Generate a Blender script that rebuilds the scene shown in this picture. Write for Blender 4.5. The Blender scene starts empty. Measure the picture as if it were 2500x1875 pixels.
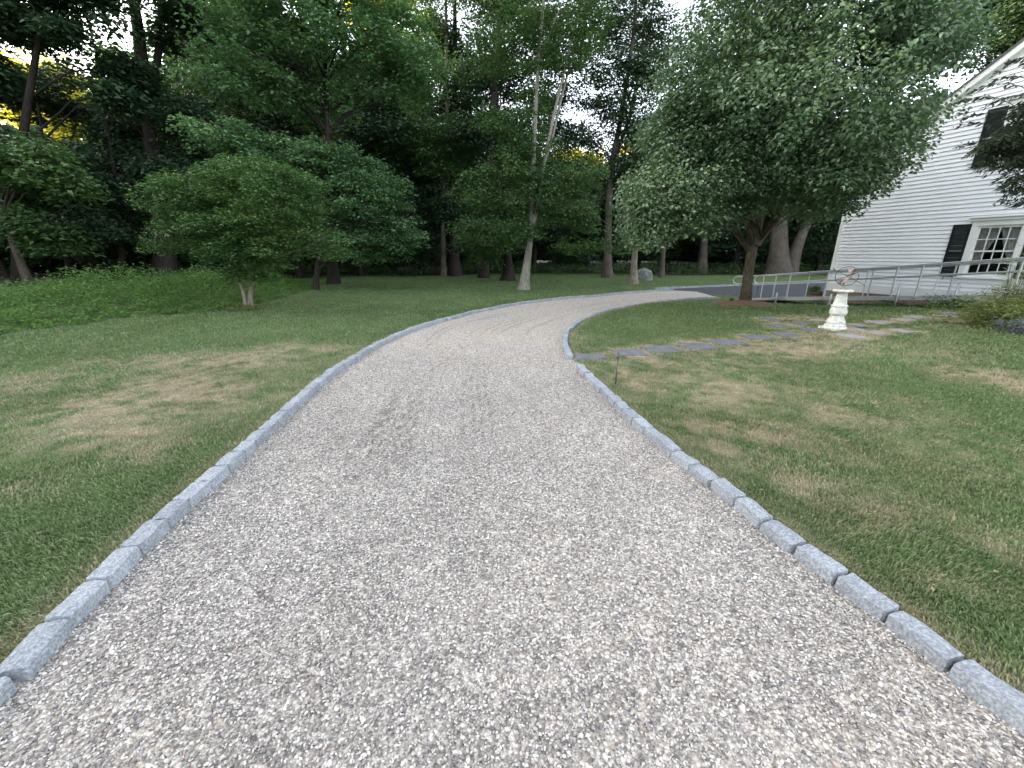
import bpy, bmesh, math, random
import numpy as np
from mathutils import Vector, Matrix

# ------------------------------------------------------------------ camera, sky, sun, exposure
SC = bpy.context.scene
COL = SC.collection
FPX = 1005.0                       # focal length of the 2500 px wide photograph
PITCH = math.atan(315 / FPX)
EYE = 1.7
cam_d = bpy.data.cameras.new('camera')
cam = bpy.data.objects.new('camera', cam_d)
COL.objects.link(cam)
cam.location = (0, 0, EYE)
cam.rotation_euler = (math.pi / 2 - PITCH, 0, 0)
cam_d.sensor_fit = 'HORIZONTAL'
cam_d.sensor_width = 36
cam_d.lens = 36 * FPX / 2500
cam_d.clip_start = 0.05
cam_d.clip_end = 1000
SC.camera = cam

SUN_AZ = math.radians(-74)         # from +Y towards +X
SUN_EL = math.radians(12)
w = bpy.data.worlds.new('World')
SC.world = w
w.use_nodes = True
nt = w.node_tree
nt.nodes.clear()
sky = nt.nodes.new('ShaderNodeTexSky')
sky.sky_type = 'NISHITA'
sky.sun_disc = False
sky.sun_elevation = SUN_EL
sky.sun_rotation = SUN_AZ
sky.altitude = 0
sky.air_density = 0.75
sky.dust_density = 2.5
sky.ozone_density = 0.6
bgn = nt.nodes.new('ShaderNodeBackground')
bgn.inputs['Strength'].default_value = 0.15
wo = nt.nodes.new('ShaderNodeOutputWorld')
hs = nt.nodes.new('ShaderNodeHueSaturation')            # thin high cloud: a paler sky
hs.inputs['Saturation'].default_value = 0.40
nt.links.new(sky.outputs[0], hs.inputs['Color'])
nt.links.new(hs.outputs[0], bgn.inputs[0])
nt.links.new(bgn.outputs[0], wo.inputs[0])

sun_d = bpy.data.lights.new('sun', 'SUN')
sun = bpy.data.objects.new('sun', sun_d)
COL.objects.link(sun)
sun_d.energy = 3.0
sun_d.angle = math.radians(0.6)
sun_d.color = (1.0, 0.83, 0.55)
sdir = Vector((math.sin(SUN_AZ) * math.cos(SUN_EL), math.cos(SUN_AZ) * math.cos(SUN_EL), math.sin(SUN_EL)))
sun.rotation_euler = sdir.to_track_quat('Z', 'Y').to_euler()

SC.view_settings.view_transform = 'Standard'
SC.view_settings.look = 'None'
SC.view_settings.exposure = 3.12
SC.view_settings.gamma = 1
SC.view_settings.use_curve_mapping = False
SC.cycles.use_denoising = True
SC.cycles.max_bounces = 6
SC.cycles.diffuse_bounces = 3
SC.cycles.glossy_bounces = 2
SC.cycles.transmission_bounces = 4
SC.cycles.transparent_max_bounces = 8
SC.cycles.use_light_tree = False
SC.cycles.sample_clamp_indirect = 4

RNG = np.random.default_rng(7)
random.seed(7)


# ------------------------------------------------------------------ geometry of the place
def smooth(a, b, x):
    t = np.clip((x - a) / (b - a), 0, 1)
    return t * t * (3 - 2 * t)


def zg(x, y):
    """height of the lawn"""
    x = np.asarray(x, float)
    y = np.asarray(y, float)
    h = np.clip(0.085 * (15.4 - y), -0.05, 0.42)
    side = smooth(4.5, 11.5, x) * h
    bumps = 0.012 * np.sin(x * 1.7 + 0.6 * y) * np.sin(y * 1.3 - 0.4 * x)
    far = 0.10 * np.sin(x * 0.23 + 1.0) * np.sin(y * 0.19) * smooth(6, 20, np.hypot(x, y)) * (1 - smooth(2.5, 5.5, x) * (1 - smooth(24, 34, y)))
    return side + bumps * smooth(1.0, 3.0, np.abs(x + 0.6) - 2.0) + far * smooth(-4.2, -8, x)


def ray(u, v):
    a = (v - 937.5) / FPX
    return (u - 1250) / FPX, math.cos(PITCH) - a * math.sin(PITCH), -(math.sin(PITCH) + a * math.cos(PITCH))


def at(u, v, z=None):
    """point of the ground seen at photo pixel (u, v)"""
    x, y, d = ray(u, v)
    zz = 0.0 if z is None else z
    for _ in range(1 if z is not None else 12):
        t = (EYE - zz) / -d
        if z is None:
            zz = float(zg(x * t, y * t))
    return Vector((x * t, y * t, zz))


def P(u, v, D):
    x, y, d = ray(u, v)
    t = D / y
    return Vector((x * t, D, EYE + d * t))


# ------------------------------------------------------------------ object helpers
def tag(o, label=None, cat=None, group=None, kind=None):
    if label: o['label'] = label
    if cat: o['category'] = cat
    if group: o['group'] = group
    if kind: o['kind'] = kind
    return o


def empty(name, loc=(0, 0, 0), label=None, cat=None, group=None):
    o = bpy.data.objects.new(name, None)
    o.empty_display_size = 0.2
    o.location = loc
    COL.objects.link(o)
    return tag(o, label, cat, group)


def link(name, me, mat=None, parent=None, keep=True):
    """object of a mesh given in world coordinates, parented without moving"""
    o = bpy.data.objects.new(name, me)
    COL.objects.link(o)
    if mat is not None and not me.materials:
        me.materials.append(mat)
    if parent is not None:
        o.parent = parent
        if keep and parent.parent is None and parent.type == 'EMPTY':
            o.matrix_parent_inverse = Matrix.Translation(-Vector(parent.location))
    return o


def mesh_np(name, verts, faces, smooth_=False, fattr=None, vattr=None):
    """fast mesh from arrays; faces: (n,k) int array"""
    verts = np.ascontiguousarray(verts, np.float32)
    faces = np.ascontiguousarray(faces, np.int32)
    me = bpy.data.meshes.new(name)
    n, k = faces.shape
    me.vertices.add(len(verts))
    me.vertices.foreach_set('co', verts.ravel())
    me.loops.add(n * k)
    me.loops.foreach_set('vertex_index', faces.ravel())
    me.polygons.add(n)
    me.polygons.foreach_set('loop_start', np.arange(0, n * k, k, dtype=np.int32))
    me.polygons.foreach_set('loop_total', np.full(n, k, np.int32))
    me.polygons.foreach_set('use_smooth', np.full(n, smooth_, bool))
    if fattr:
        for key, arr in fattr.items():
            a = me.attributes.new(key, 'FLOAT', 'FACE')
            a.data.foreach_set('value', np.ascontiguousarray(arr, np.float32))
    if vattr:
        for key, arr in vattr.items():
            a = me.attributes.new(key, 'FLOAT', 'POINT')
            a.data.foreach_set('value', np.ascontiguousarray(arr, np.float32))
    me.update(calc_edges=True)
    return me


class MB:
    """collects boxes, tubes and lathes into one mesh"""

    def __init__(self):
        self.v, self.f = [], []

    def add(self, vs, fs):
        b = len(self.v)
        self.v += [tuple(p) for p in vs]
        self.f += [tuple(i + b for i in f) for f in fs]
        return self

    def box(self, c, s, m=None):
        cx, cy, cz = c
        sx, sy, sz = s[0] / 2, s[1] / 2, s[2] / 2
        vs = [Vector((cx + a * sx, cy + b * sy, cz + d * sz)) for a in (-1, 1) for b in (-1, 1) for d in (-1, 1)]
        if m is not None: vs = [m @ p for p in vs]
        return self.add(vs, [(0, 1, 3, 2), (4, 6, 7, 5), (0, 4, 5, 1), (2, 3, 7, 6), (0, 2, 6, 4), (1, 5, 7, 3)])

    def tube(self, pts, rad, n=8, cap=True):
        pts = [Vector(p) for p in pts]
        if not hasattr(rad, '__len__'): rad = [rad] * len(pts)
        vs, fs = [], []
        up = None
        for i, p in enumerate(pts):
            d = (pts[min(i + 1, len(pts) - 1)] - pts[max(i - 1, 0)])
            if d.length < 1e-9: d = Vector((0, 0, 1))
            d.normalize()
            if up is None:
                up = d.orthogonal().normalized()
            else:
                up = (up - d * up.dot(d))
                up = up.normalized() if up.length > 1e-6 else d.orthogonal().normalized()
            s = d.cross(up)
            for k in range(n):
                a = 2 * math.pi * k / n
                vs.append(p + (up * math.cos(a) + s * math.sin(a)) * rad[i])
        for i in range(len(pts) - 1):
            for k in range(n):
                k2 = (k + 1) % n
                fs.append((i * n + k, i * n + k2, (i + 1) * n + k2, (i + 1) * n + k))
        if cap:
            fs.append(tuple(range(n))[::-1])
            fs.append(tuple((len(pts) - 1) * n + k for k in range(n)))
        return self.add(vs, fs)

    def lathe(self, prof, c=(0, 0, 0), n=20, m=None):
        vs, fs = [], []
        for r, z in prof:
            for k in range(n):
                a = 2 * math.pi * k / n
                p = Vector((c[0] + r * math.cos(a), c[1] + r * math.sin(a), c[2] + z))
                vs.append(m @ p if m is not None else p)
        for i in range(len(prof) - 1):
            for k in range(n):
                k2 = (k + 1) % n
                fs.append((i * n + k, i * n + k2, (i + 1) * n + k2, (i + 1) * n + k))
        fs.append(tuple(range(n))[::-1])
        fs.append(tuple((len(prof) - 1) * n + k for k in range(n)))
        return self.add(vs, fs)

    def mesh(self, name, smooth_=False):
        me = bpy.data.meshes.new(name)
        me.from_pydata(self.v, [], self.f)
        if smooth_: me.polygons.foreach_set('use_smooth', [True] * len(me.polygons))
        me.update()
        return me

    def build(self, name, mat, parent=None, smooth_=False):
        return link(name, self.mesh(name, smooth_), mat, parent)


# ------------------------------------------------------------------ materials
def new_mat(name):
    m = bpy.data.materials.new(name)
    m.use_nodes = True
    nt = m.node_tree
    nt.nodes.clear()
    out = nt.nodes.new('ShaderNodeOutputMaterial')
    return m, nt, out


def N(nt, t, **kw):
    n = nt.nodes.new(t)
    for k, v in kw.items():
        if k in n.inputs: n.inputs[k].default_value = v
        else: setattr(n, k, v)
    return n


def pos_node(nt, obj=False):
    if obj:
        return nt.nodes.new('ShaderNodeTexCoord').outputs['Object']
    return nt.nodes.new('ShaderNodeNewGeometry').outputs['Position']


def noise(nt, vec, scale, detail=3, rough=0.5, dist=0.0):
    n = N(nt, 'ShaderNodeTexNoise')
    n.inputs['Scale'].default_value = scale
    n.inputs['Detail'].default_value = detail
    n.inputs['Roughness'].default_value = rough
    n.inputs['Distortion'].default_value = dist
    nt.links.new(vec, n.inputs['Vector'])
    return n.outputs['Fac']


def ramp(nt, fac, stops, interp='LINEAR'):
    r = nt.nodes.new('ShaderNodeValToRGB')
    r.color_ramp.interpolation = interp
    el = r.color_ramp.elements
    while len(el) > 1: el.remove(el[-1])
    el[0].position = stops[0][0]
    el[0].color = (*stops[0][1], 1) if len(stops[0][1]) == 3 else stops[0][1]
    for p, c in stops[1:]:
        e = el.new(p)
        e.color = (*c, 1) if len(c) == 3 else c
    nt.links.new(fac, r.inputs[0])
    return r.outputs[0]


def mixc(nt, fac, a, b, mode='MIX'):
    m = nt.nodes.new('ShaderNodeMix')
    m.data_type = 'RGBA'
    m.blend_type = mode
    m.clamp_factor = True
    if isinstance(fac, (int, float)): m.inputs[0].default_value = fac
    else: nt.links.new(fac, m.inputs[0])
    for i, c in ((6, a), (7, b)):
        if isinstance(c, tuple): m.inputs[i].default_value = (*c, 1)
        else: nt.links.new(c, m.inputs[i])
    return m.outputs[2]


def mth(nt, op, a, b=None, clamp=False):
    m = nt.nodes.new('ShaderNodeMath')
    m.operation = op
    m.use_clamp = clamp
    for i, c in ((0, a), (1, b)):
        if c is None: continue
        if isinstance(c, (int, float)): m.inputs[i].default_value = c
        else: nt.links.new(c, m.inputs[i])
    return m.outputs[0]


def attr(nt, name):
    a = nt.nodes.new('ShaderNodeAttribute')
    a.attribute_name = name
    return a.outputs['Fac']


def bump(nt, h, strength=0.3, dist=0.01):
    b = nt.nodes.new('ShaderNodeBump')
    b.inputs['Strength'].default_value = strength
    b.inputs['Distance'].default_value = dist
    nt.links.new(h, b.inputs['Height'])
    return b.outputs[0]


def bsdf(nt, out, col, rough=0.8, normal=None, spec=0.3, metallic=0.0):
    b = nt.nodes.new('ShaderNodeBsdfPrincipled')
    if isinstance(col, tuple): b.inputs['Base Color'].default_value = (*col, 1)
    else: nt.links.new(col, b.inputs['Base Color'])
    if isinstance(rough, (int, float)): b.inputs['Roughness'].default_value = rough
    else: nt.links.new(rough, b.inputs['Roughness'])
    b.inputs['Specular IOR Level'].default_value = spec
    b.inputs['Metallic'].default_value = metallic
    if normal is not None: nt.links.new(normal, b.inputs['Normal'])
    if out is not None: nt.links.new(b.outputs[0], out.inputs[0])
    return b


def simple(name, col, rough=0.7, nscale=8.0, amt=0.25, bscale=None, bstr=0.2, metallic=0.0, spec=0.3, obj=False):
    m, nt, out = new_mat(name)
    p = pos_node(nt, obj)
    f = noise(nt, p, nscale, 4, 0.6)
    lo = tuple(c * (1 - amt) for c in col)
    hi = tuple(min(1, c * (1 + amt)) for c in col)
    c = ramp(nt, f, [(0.25, lo), (0.75, hi)])
    nrm = bump(nt, noise(nt, p, bscale, 3), bstr, 0.01) if bscale else None
    bsdf(nt, out, c, rough, nrm, spec, metallic)
    return m


def leaf_mat(name, dark, mid, light, trans=0.3, rough=0.5, spec=0.35, tcol=None, pscale=0.35):
    m, nt, out = new_mat(name)
    v = attr(nt, 'var')
    p = pos_node(nt)
    big = noise(nt, p, pscale, 2)
    f = mth(nt, 'ADD', mth(nt, 'MULTIPLY', v, 0.75), mth(nt, 'MULTIPLY', big, 0.25), True)
    c = ramp(nt, f, [(0.05, dark), (0.5, mid), (0.95, light)])
    b = bsdf(nt, None, c, rough, None, spec)
    t = nt.nodes.new('ShaderNodeBsdfTranslucent')
    tc = tcol if tcol else tuple(x * s for x, s in zip(mid, (1.5, 1.7, 0.7)))
    nt.links.new(mixc(nt, 0.6, c, tc), t.inputs['Color'])
    mx = nt.nodes.new('ShaderNodeMixShader')
    mx.inputs[0].default_value = trans
    nt.links.new(b.outputs[0], mx.inputs[1])
    nt.links.new(t.outputs[0], mx.inputs[2])
    nt.links.new(mx.outputs[0], out.inputs[0])
    return m


def bark_mat(name, a, b, scale=3.0, vert=6.0):
    m, nt, out = new_mat(name)
    p = pos_node(nt)
    mp = nt.nodes.new('ShaderNodeMapping')
    mp.inputs['Scale'].default_value = (vert, vert, 1.0)
    nt.links.new(p, mp.inputs['Vector'])
    f = noise(nt, mp.outputs[0], scale, 5, 0.65, 0.3)
    f2 = noise(nt, p, 1.4, 3)
    c = ramp(nt, mth(nt, 'ADD', mth(nt, 'MULTIPLY', f, 0.65), mth(nt, 'MULTIPLY', f2, 0.35)), [(0.35, a), (0.65, b)])
    bsdf(nt, out, c, 0.9, bump(nt, f, 0.6, 0.03), 0.15)
    return m


def grass_mat(name, blade):
    m, nt, out = new_mat(name)
    p = pos_node(nt)
    dry = attr(nt, 'dry')
    n1 = noise(nt, p, 0.55, 3, 0.6)
    n2 = noise(nt, p, 3.2, 3, 0.6)
    g = ramp(nt, n1, [(0.3, (0.084, 0.142, 0.050)), (0.5, (0.122, 0.185, 0.068)), (0.7, (0.165, 0.215, 0.084))])
    g2 = ramp(nt, n2, [(0.3, (0.068, 0.122, 0.046)), (0.65, (0.165, 0.215, 0.088))])
    g = mixc(nt, 0.45, g, g2)
    s = ramp(nt, noise(nt, p, 9.0, 3, 0.7), [(0.3, (0.30, 0.25, 0.16)), (0.7, (0.50, 0.43, 0.29))])
    if blade:
        v = attr(nt, 'var')
        g = mixc(nt, 0.55, g, ramp(nt, v, [(0.0, (0.062, 0.118, 0.038)), (0.6, (0.155, 0.225, 0.084)), (1.0, (0.31, 0.35, 0.18))]))
        c = mixc(nt, dry, g, s)
        b = bsdf(nt, None, c, 0.55, None, 0.25)
        t = nt.nodes.new('ShaderNodeBsdfTranslucent')
        nt.links.new(c, t.inputs['Color'])
        mx = nt.nodes.new('ShaderNodeMixShader')
        mx.inputs[0].default_value = 0.25
        nt.links.new(b.outputs[0], mx.inputs[1])
        nt.links.new(t.outputs[0], mx.inputs[2])
        nt.links.new(mx.outputs[0], out.inputs[0])
    else:
        fn = noise(nt, p, 38.0, 3, 0.75)
        fine = ramp(nt, fn, [(0.3, (0.55, 0.55, 0.55)), (0.7, (1.0, 1.0, 1.0))])
        c = mixc(nt, 1.0, mixc(nt, dry, g, s), fine, 'MULTIPLY')
        bsdf(nt, out, c, 0.95, bump(nt, fn, 0.8, 0.04), 0.1)
    return m


M = {}
M['lawn'] = grass_mat('lawn_ground', False)
M['blade'] = grass_mat('grass_blades', True)
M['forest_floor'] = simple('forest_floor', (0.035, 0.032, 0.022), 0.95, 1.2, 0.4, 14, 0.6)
M['granite'] = None
M['white_paint'] = simple('white_paint', (0.78, 0.79, 0.79), 0.45, 3.0, 0.04, 40, 0.05)
M['siding'] = simple('white_siding', (0.82, 0.83, 0.84), 0.5, 1.2, 0.05, 60, 0.06)
M['trim'] = simple('cream_white_trim', (0.76, 0.77, 0.73), 0.45, 2.0, 0.05)
M['shutter'] = simple('black_green_shutter', (0.012, 0.018, 0.017), 0.4, 6.0, 0.3)
M['foundation'] = simple('concrete_foundation', (0.30, 0.23, 0.17), 0.9, 5.0, 0.25, 30, 0.4)
M['roof'] = simple('grey_shingles', (0.10, 0.10, 0.10), 0.9, 12, 0.3, 30, 0.5)
M['alu'] = simple('grey_aluminium', (0.34, 0.35, 0.35), 0.42, 5.0, 0.15, None, metallic=0.35, spec=0.5)
M['alu_light'] = simple('pale_aluminium', (0.46, 0.47, 0.46), 0.4, 5.0, 0.12, None, metallic=0.25, spec=0.5)
M['cast'] = simple('white_cast_stone', (0.56, 0.56, 0.50), 0.9, 14, 0.38, 35, 0.7)
M['iron'] = simple('weathered_iron', (0.085, 0.07, 0.065), 0.6, 18, 0.4, 40, 0.3, metallic=0.5)
M['iron_pale'] = simple('pale_weathered_bronze', (0.33, 0.28, 0.25), 0.6, 18, 0.3, 40, 0.3, metallic=0.4)
M['lamp_metal'] = simple('grey_lamp_metal', (0.11, 0.10, 0.095), 0.5, 20, 0.3, None, metallic=0.6)
M['black'] = simple('black_plastic', (0.015, 0.015, 0.015), 0.5, 10, 0.3)
M['mulch'] = simple('red_brown_mulch', (0.14, 0.080, 0.050), 0.95, 18, 0.45, 40, 1.0)
M['bluestone'] = simple('bluestone', (0.135, 0.138, 0.146), 0.8, 5, 0.35, 25, 0.5)
M['flag_pale'] = simple('pale_flagstone', (0.27, 0.26, 0.235), 0.85, 6, 0.3, 25, 0.5)
M['asphalt'] = simple('asphalt', (0.050, 0.053, 0.060), 0.85, 60, 0.4, 90, 0.6)
M['wood'] = simple('weathered_wood', (0.20, 0.15, 0.105), 0.8, 9, 0.3, 30, 0.4)
M['pale_road'] = simple('pale_road', (0.45, 0.44, 0.42), 0.9, 3, 0.1)
M['rock'] = simple('lichened_rock', (0.15, 0.16, 0.14), 0.9, 4.5, 0.5, 12, 0.9)
M['stone_wall'] = simple('mossy_field_stone', (0.12, 0.13, 0.11), 0.9, 3, 0.5, 12, 0.8)
M['bark'] = bark_mat('grey_brown_bark', (0.040, 0.034, 0.027), (0.13, 0.11, 0.09))
M['bark_pear'] = bark_mat('mossy_pear_bark', (0.028, 0.023, 0.018), (0.13, 0.112, 0.080), 5)
M['bark_dark'] = bark_mat('dark_bark', (0.014, 0.012, 0.010), (0.048, 0.040, 0.034))
M['bark_pale'] = bark_mat('pale_bark', (0.12, 0.115, 0.09), (0.33, 0.315, 0.26), 2.2)
M['bark_warm'] = bark_mat('peeling_warm_bark', (0.11, 0.088, 0.070), (0.30, 0.26, 0.21), 2.5)
M['leaf_pear'] = leaf_mat('pear_leaves', (0.020, 0.044, 0.020), (0.080, 0.142, 0.068), (0.25, 0.33, 0.17), 0.2, 0.36, 0.6)
M['leaf_small'] = leaf_mat('shrubby_tree_leaves', (0.012, 0.030, 0.010), (0.066, 0.135, 0.036), (0.19, 0.29, 0.09), 0.25, 0.5)
M['leaf_maple'] = leaf_mat('maple_leaves', (0.024, 0.055, 0.026), (0.085, 0.165, 0.068), (0.20, 0.31, 0.13), 0.28, 0.45)
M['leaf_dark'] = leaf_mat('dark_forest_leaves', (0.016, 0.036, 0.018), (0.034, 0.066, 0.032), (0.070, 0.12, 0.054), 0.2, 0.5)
M['leaf_mid'] = leaf_mat('forest_leaves', (0.024, 0.052, 0.018), (0.060, 0.118, 0.038), (0.135, 0.215, 0.065), 0.28, 0.5)
M['leaf_sun_tint'] = leaf_mat('sun_tinted_leaves', (0.16, 0.17, 0.012), (0.34, 0.34, 0.04), (0.55, 0.50, 0.08), 0.5, 0.6, 0.1, (0.8, 0.74, 0.10))  # golden glow of low sun put into the leaf and translucent colours
M['leaf_bush'] = leaf_mat('golden_green_bush', (0.06, 0.08, 0.02), (0.13, 0.16, 0.045), (0.24, 0.26, 0.08), 0.3, 0.5)
M['leaf_blue'] = leaf_mat('blue_grey_shrub', (0.06, 0.075, 0.085), (0.13, 0.150, 0.165), (0.22, 0.245, 0.26), 0.2, 0.6)
M['leaf_pale'] = leaf_mat('pale_wispy_leaves', (0.16, 0.20, 0.12), (0.28, 0.33, 0.20), (0.42, 0.46, 0.30), 0.3, 0.6)
M['leaf_jmaple'] = leaf_mat('bronze_green_maple_leaves', (0.018, 0.024, 0.018), (0.040, 0.058, 0.032), (0.085, 0.10, 0.055), 0.2, 0.5)
M['fallen_leaf'] = leaf_mat('fallen_leaf', (0.16, 0.13, 0.06), (0.26, 0.21, 0.10), (0.40, 0.34, 0.18), 0.1, 0.7)
M['leaf_meadow'] = leaf_mat('undergrowth_leaves', (0.028, 0.070, 0.014), (0.088, 0.172, 0.038), (0.17, 0.27, 0.07), 0.3, 0.6)


def granite_mat():
    m, nt, out = new_mat('blue_grey_granite')
    p = pos_node(nt)
    f = noise(nt, p, 75, 3, 0.7)
    big = noise(nt, p, 6, 3)
    c = ramp(nt, f, [(0.30, (0.11, 0.118, 0.128)), (0.48, (0.27, 0.29, 0.312)), (0.66, (0.54, 0.56, 0.58))])
    c = mixc(nt, 0.35, c, ramp(nt, big, [(0.35, (0.20, 0.215, 0.235)), (0.65, (0.38, 0.40, 0.42))]))
    rnd = nt.nodes.new('ShaderNodeObjectInfo').outputs['Random']
    c = mixc(nt, 1.0, c, ramp(nt, rnd, [(0, (0.84, 0.84, 0.85)), (1, (1.0, 1.0, 1.0))]), 'MULTIPLY')
    bsdf(nt, out, c, 0.8, bump(nt, noise(nt, p, 45, 4, 0.7), 0.7, 0.008), 0.3)
    return m


M['granite'] = granite_mat()


def gravel_mat():
    m, nt, out = new_mat('gravel')
    p = pos_node(nt)
    v = nt.nodes.new('ShaderNodeTexVoronoi')
    v.inputs['Scale'].default_value = 62
    v.inputs['Randomness'].default_value = 1.0
    nt.links.new(p, v.inputs['Vector'])
    sep = nt.nodes.new('ShaderNodeSeparateColor')
    nt.links.new(v.outputs['Color'], sep.inputs[0])
    c = ramp(nt, sep.outputs[0], [(0.0, (0.25, 0.228, 0.20)), (0.3, (0.40, 0.362, 0.315)), (0.6, (0.54, 0.488, 0.42)), (0.82, (0.67, 0.612, 0.53)), (1.0, (0.82, 0.77, 0.69))])
    tint = ramp(nt, noise(nt, p, 0.7, 3), [(0.35, (0.93, 0.93, 0.94)), (0.65, (1.0, 0.97, 0.93))])
    c = mixc(nt, 1.0, c, tint, 'MULTIPLY')
    rut = attr(nt, 'rut')
    c = mixc(nt, rut, c, mixc(nt, 1.0, c, (0.60, 0.58, 0.56), 'MULTIPLY'))
    inv = mth(nt, 'SUBTRACT', 1.0, v.outputs['Distance'])
    dark = ramp(nt, v.outputs['Distance'], [(0.35, (1, 1, 1)), (0.75, (0.45, 0.43, 0.42))])
    c = mixc(nt, 0.7, c, mixc(nt, 1.0, c, dark, 'MULTIPLY'))
    bsdf(nt, out, c, 0.75, bump(nt, inv, 0.9, 0.012), 0.3)
    return m


def pebble_mat():
    m, nt, out = new_mat('pebbles')
    a = nt.nodes.new('ShaderNodeAttribute')
    a.attribute_type = 'INSTANCER'
    a.attribute_name = 'pc'
    c = ramp(nt, a.outputs['Fac'], [(0.0, (0.13, 0.124, 0.118)), (0.24, (0.235, 0.220, 0.203)), (0.46, (0.34, 0.314, 0.286)),
                                    (0.62, (0.44, 0.405, 0.365)), (0.690, (0.48, 0.44, 0.395)), (0.705, (0.42, 0.30, 0.23)), (0.72, (0.52, 0.478, 0.43)),
                                    (0.88, (0.62, 0.58, 0.53)), (1.0, (0.78, 0.74, 0.69))])
    p = pos_node(nt)
    f = ramp(nt, noise(nt, p, 160, 2), [(0.3, (0.82, 0.82, 0.82)), (0.7, (1, 1, 1))])
    bsdf(nt, out, mixc(nt, 1.0, c, f, 'MULTIPLY'), 0.6, None, 0.35)
    return m


M['gravel'] = gravel_mat()
M['pebble'] = pebble_mat()


def glass_mat():
    m, nt, out = new_mat('window_glass')
    g = nt.nodes.new('ShaderNodeBsdfGlossy')
    g.inputs['Roughness'].default_value = 0.03
    g.inputs['Color'].default_value = (0.9, 0.95, 1, 1)
    t = nt.nodes.new('ShaderNodeBsdfTransparent')
    fr = nt.nodes.new('ShaderNodeFresnel')
    fr.inputs['IOR'].default_value = 1.5
    mx = nt.nodes.new('ShaderNodeMixShader')
    nt.links.new(fr.outputs[0], mx.inputs[0])
    nt.links.new(t.outputs[0], mx.inputs[1])
    nt.links.new(g.outputs[0], mx.inputs[2])
    nt.links.new(mx.outputs[0], out.inputs[0])
    return m


M['glass'] = glass_mat()
M['curtain'] = simple('pale_lace_curtain', (0.42, 0.43, 0.42), 0.9, 14, 0.3)
M['room'] = simple('dim_room', (0.03, 0.03, 0.032), 0.9, 2, 0.2)

# ------------------------------------------------------------------ driveway outline (kerb tops, world metres)
KT = 0.03
GZ = -0.055
Lpx = [(-25, 1639), (88.7, 1517), (194, 1424), (277, 1344), (346.6, 1285.7), (403, 1232), (457, 1186.6), (505.4, 1146),
       (550.7, 1113.3), (579.6, 1086.3), (613.4, 1057.4), (638.5, 1033), (663.5, 1015), (685.3, 995.6), (707.5, 976),
       (740.3, 947.4), (774, 921.3), (816.5, 890.5), (846.4, 874), (881, 852.8), (906.2, 839.3), (960, 815.2), (1008.5, 796.5),
       (1053.7, 783), (1089.9, 774), (1126, 764.9), (1153, 757.7), (1187.5, 751.3), (1225.5, 744), (1261.7, 737.8), (1300, 733.2),
       (1340, 728.3), (1388, 723.5), (1448.5, 719.3), (1496.7, 714.5), (1540, 710.9), (1598, 707), (1642, 705)]
Rlow_px = [(1420, 883.6), (1462.4, 926), (1495.8, 953), (1529.3, 984), (1574.5, 1023.7), (1602.5, 1045.4), (1636, 1070.7),
           (1674.9, 1102.4), (1720.5, 1133.5), (1776.4, 1173), (1840, 1219.3), (1910.5, 1273.3), (2000, 1338), (2116.7, 1416.5),
           (2264.5, 1519.6), (2447.6, 1651)]
Rup_px = [(1400.3, 866.4), (1394, 853), (1388, 841), (1386.4, 820.6), (1388.8, 809.7), (1393, 801), (1402.7, 794), (1412.3, 786),
          (1431.6, 775.3), (1464, 761.5), (1496.7, 752), (1540, 744), (1584.8, 737), (1652.6, 729.2), (1706.9, 725), (1761, 723.4)]


def curve_from(px):
    return [np.array(at(u, v, KT)[:2]) for u, v in px]


Lw = [np.array((-1.75, -3.0)), np.array((-2.02, -1.0)), np.array((-2.16, 0.4))] + curve_from(Lpx)
Rl = curve_from(Rlow_px) + [np.array((2.20, 0.5)), np.array((2.42, -1.0)), np.array((2.75, -3.0))]
Ru = curve_from(Rup_px)


def resample(pts, step):
    pts = np.array(pts)
    # Catmull-Rom to dense, then even steps
    dense = []
    n = len(pts)
    for i in range(n - 1):
        p0, p1, p2, p3 = pts[max(i - 1, 0)], pts[i], pts[i + 1], pts[min(i + 2, n - 1)]
        for t in np.linspace(0, 1, 12, endpoint=False):
            dense.append(0.5 * ((2 * p1) + (-p0 + p2) * t + (2 * p0 - 5 * p1 + 4 * p2 - p3) * t * t + (-p0 + 3 * p1 - 3 * p2 + p3) * t ** 3))
    dense.append(pts[-1])
    dense = np.array(dense)
    for _ in range(6):                                       # light smoothing of the traced line
        dense[1:-1] = dense[1:-1] * 0.5 + (dense[:-2] + dense[2:]) * 0.25
    s = np.concatenate([[0], np.cumsum(np.linalg.norm(np.diff(dense, axis=0), axis=1))])
    k = max(2, int(round(s[-1] / step)) + 1)
    t = np.linspace(0, s[-1], k)
    return np.stack([np.interp(t, s, dense[:, 0]), np.interp(t, s, dense[:, 1])], 1)


Ld = resample(Lw, 0.2)
Rld = resample(Rl, 0.2)
Rud = resample(Ru, 0.2)
drive_poly = np.concatenate([Ld, [np.array(at(1700, 712, GZ)[:2])], Rud[::-1], Rld])


def inside(poly, x, y):
    c = np.zeros(x.shape, bool)
    n = len(poly)
    for i in range(n):
        x1, y1 = poly[i]
        x2, y2 = poly[(i + 1) % n]
        cond = ((y1 > y) != (y2 > y))
        if abs(y2 - y1) < 1e-12: continue
        c ^= cond & (x < (x2 - x1) * (y - y1) / (y2 - y1) + x1)
    return c


def dist_line(pts, x, y):
    d = np.full(x.shape, 1e9)
    for i in range(len(pts) - 1):
        ax, ay = pts[i]
        bx, by = pts[i + 1]
        ex, ey = bx - ax, by - ay
        t = np.clip(((x - ax) * ex + (y - ay) * ey) / (ex * ex + ey * ey + 1e-12), 0, 1)
        d = np.minimum(d, np.hypot(x - ax - t * ex, y - ay - t * ey))
    return d


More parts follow.
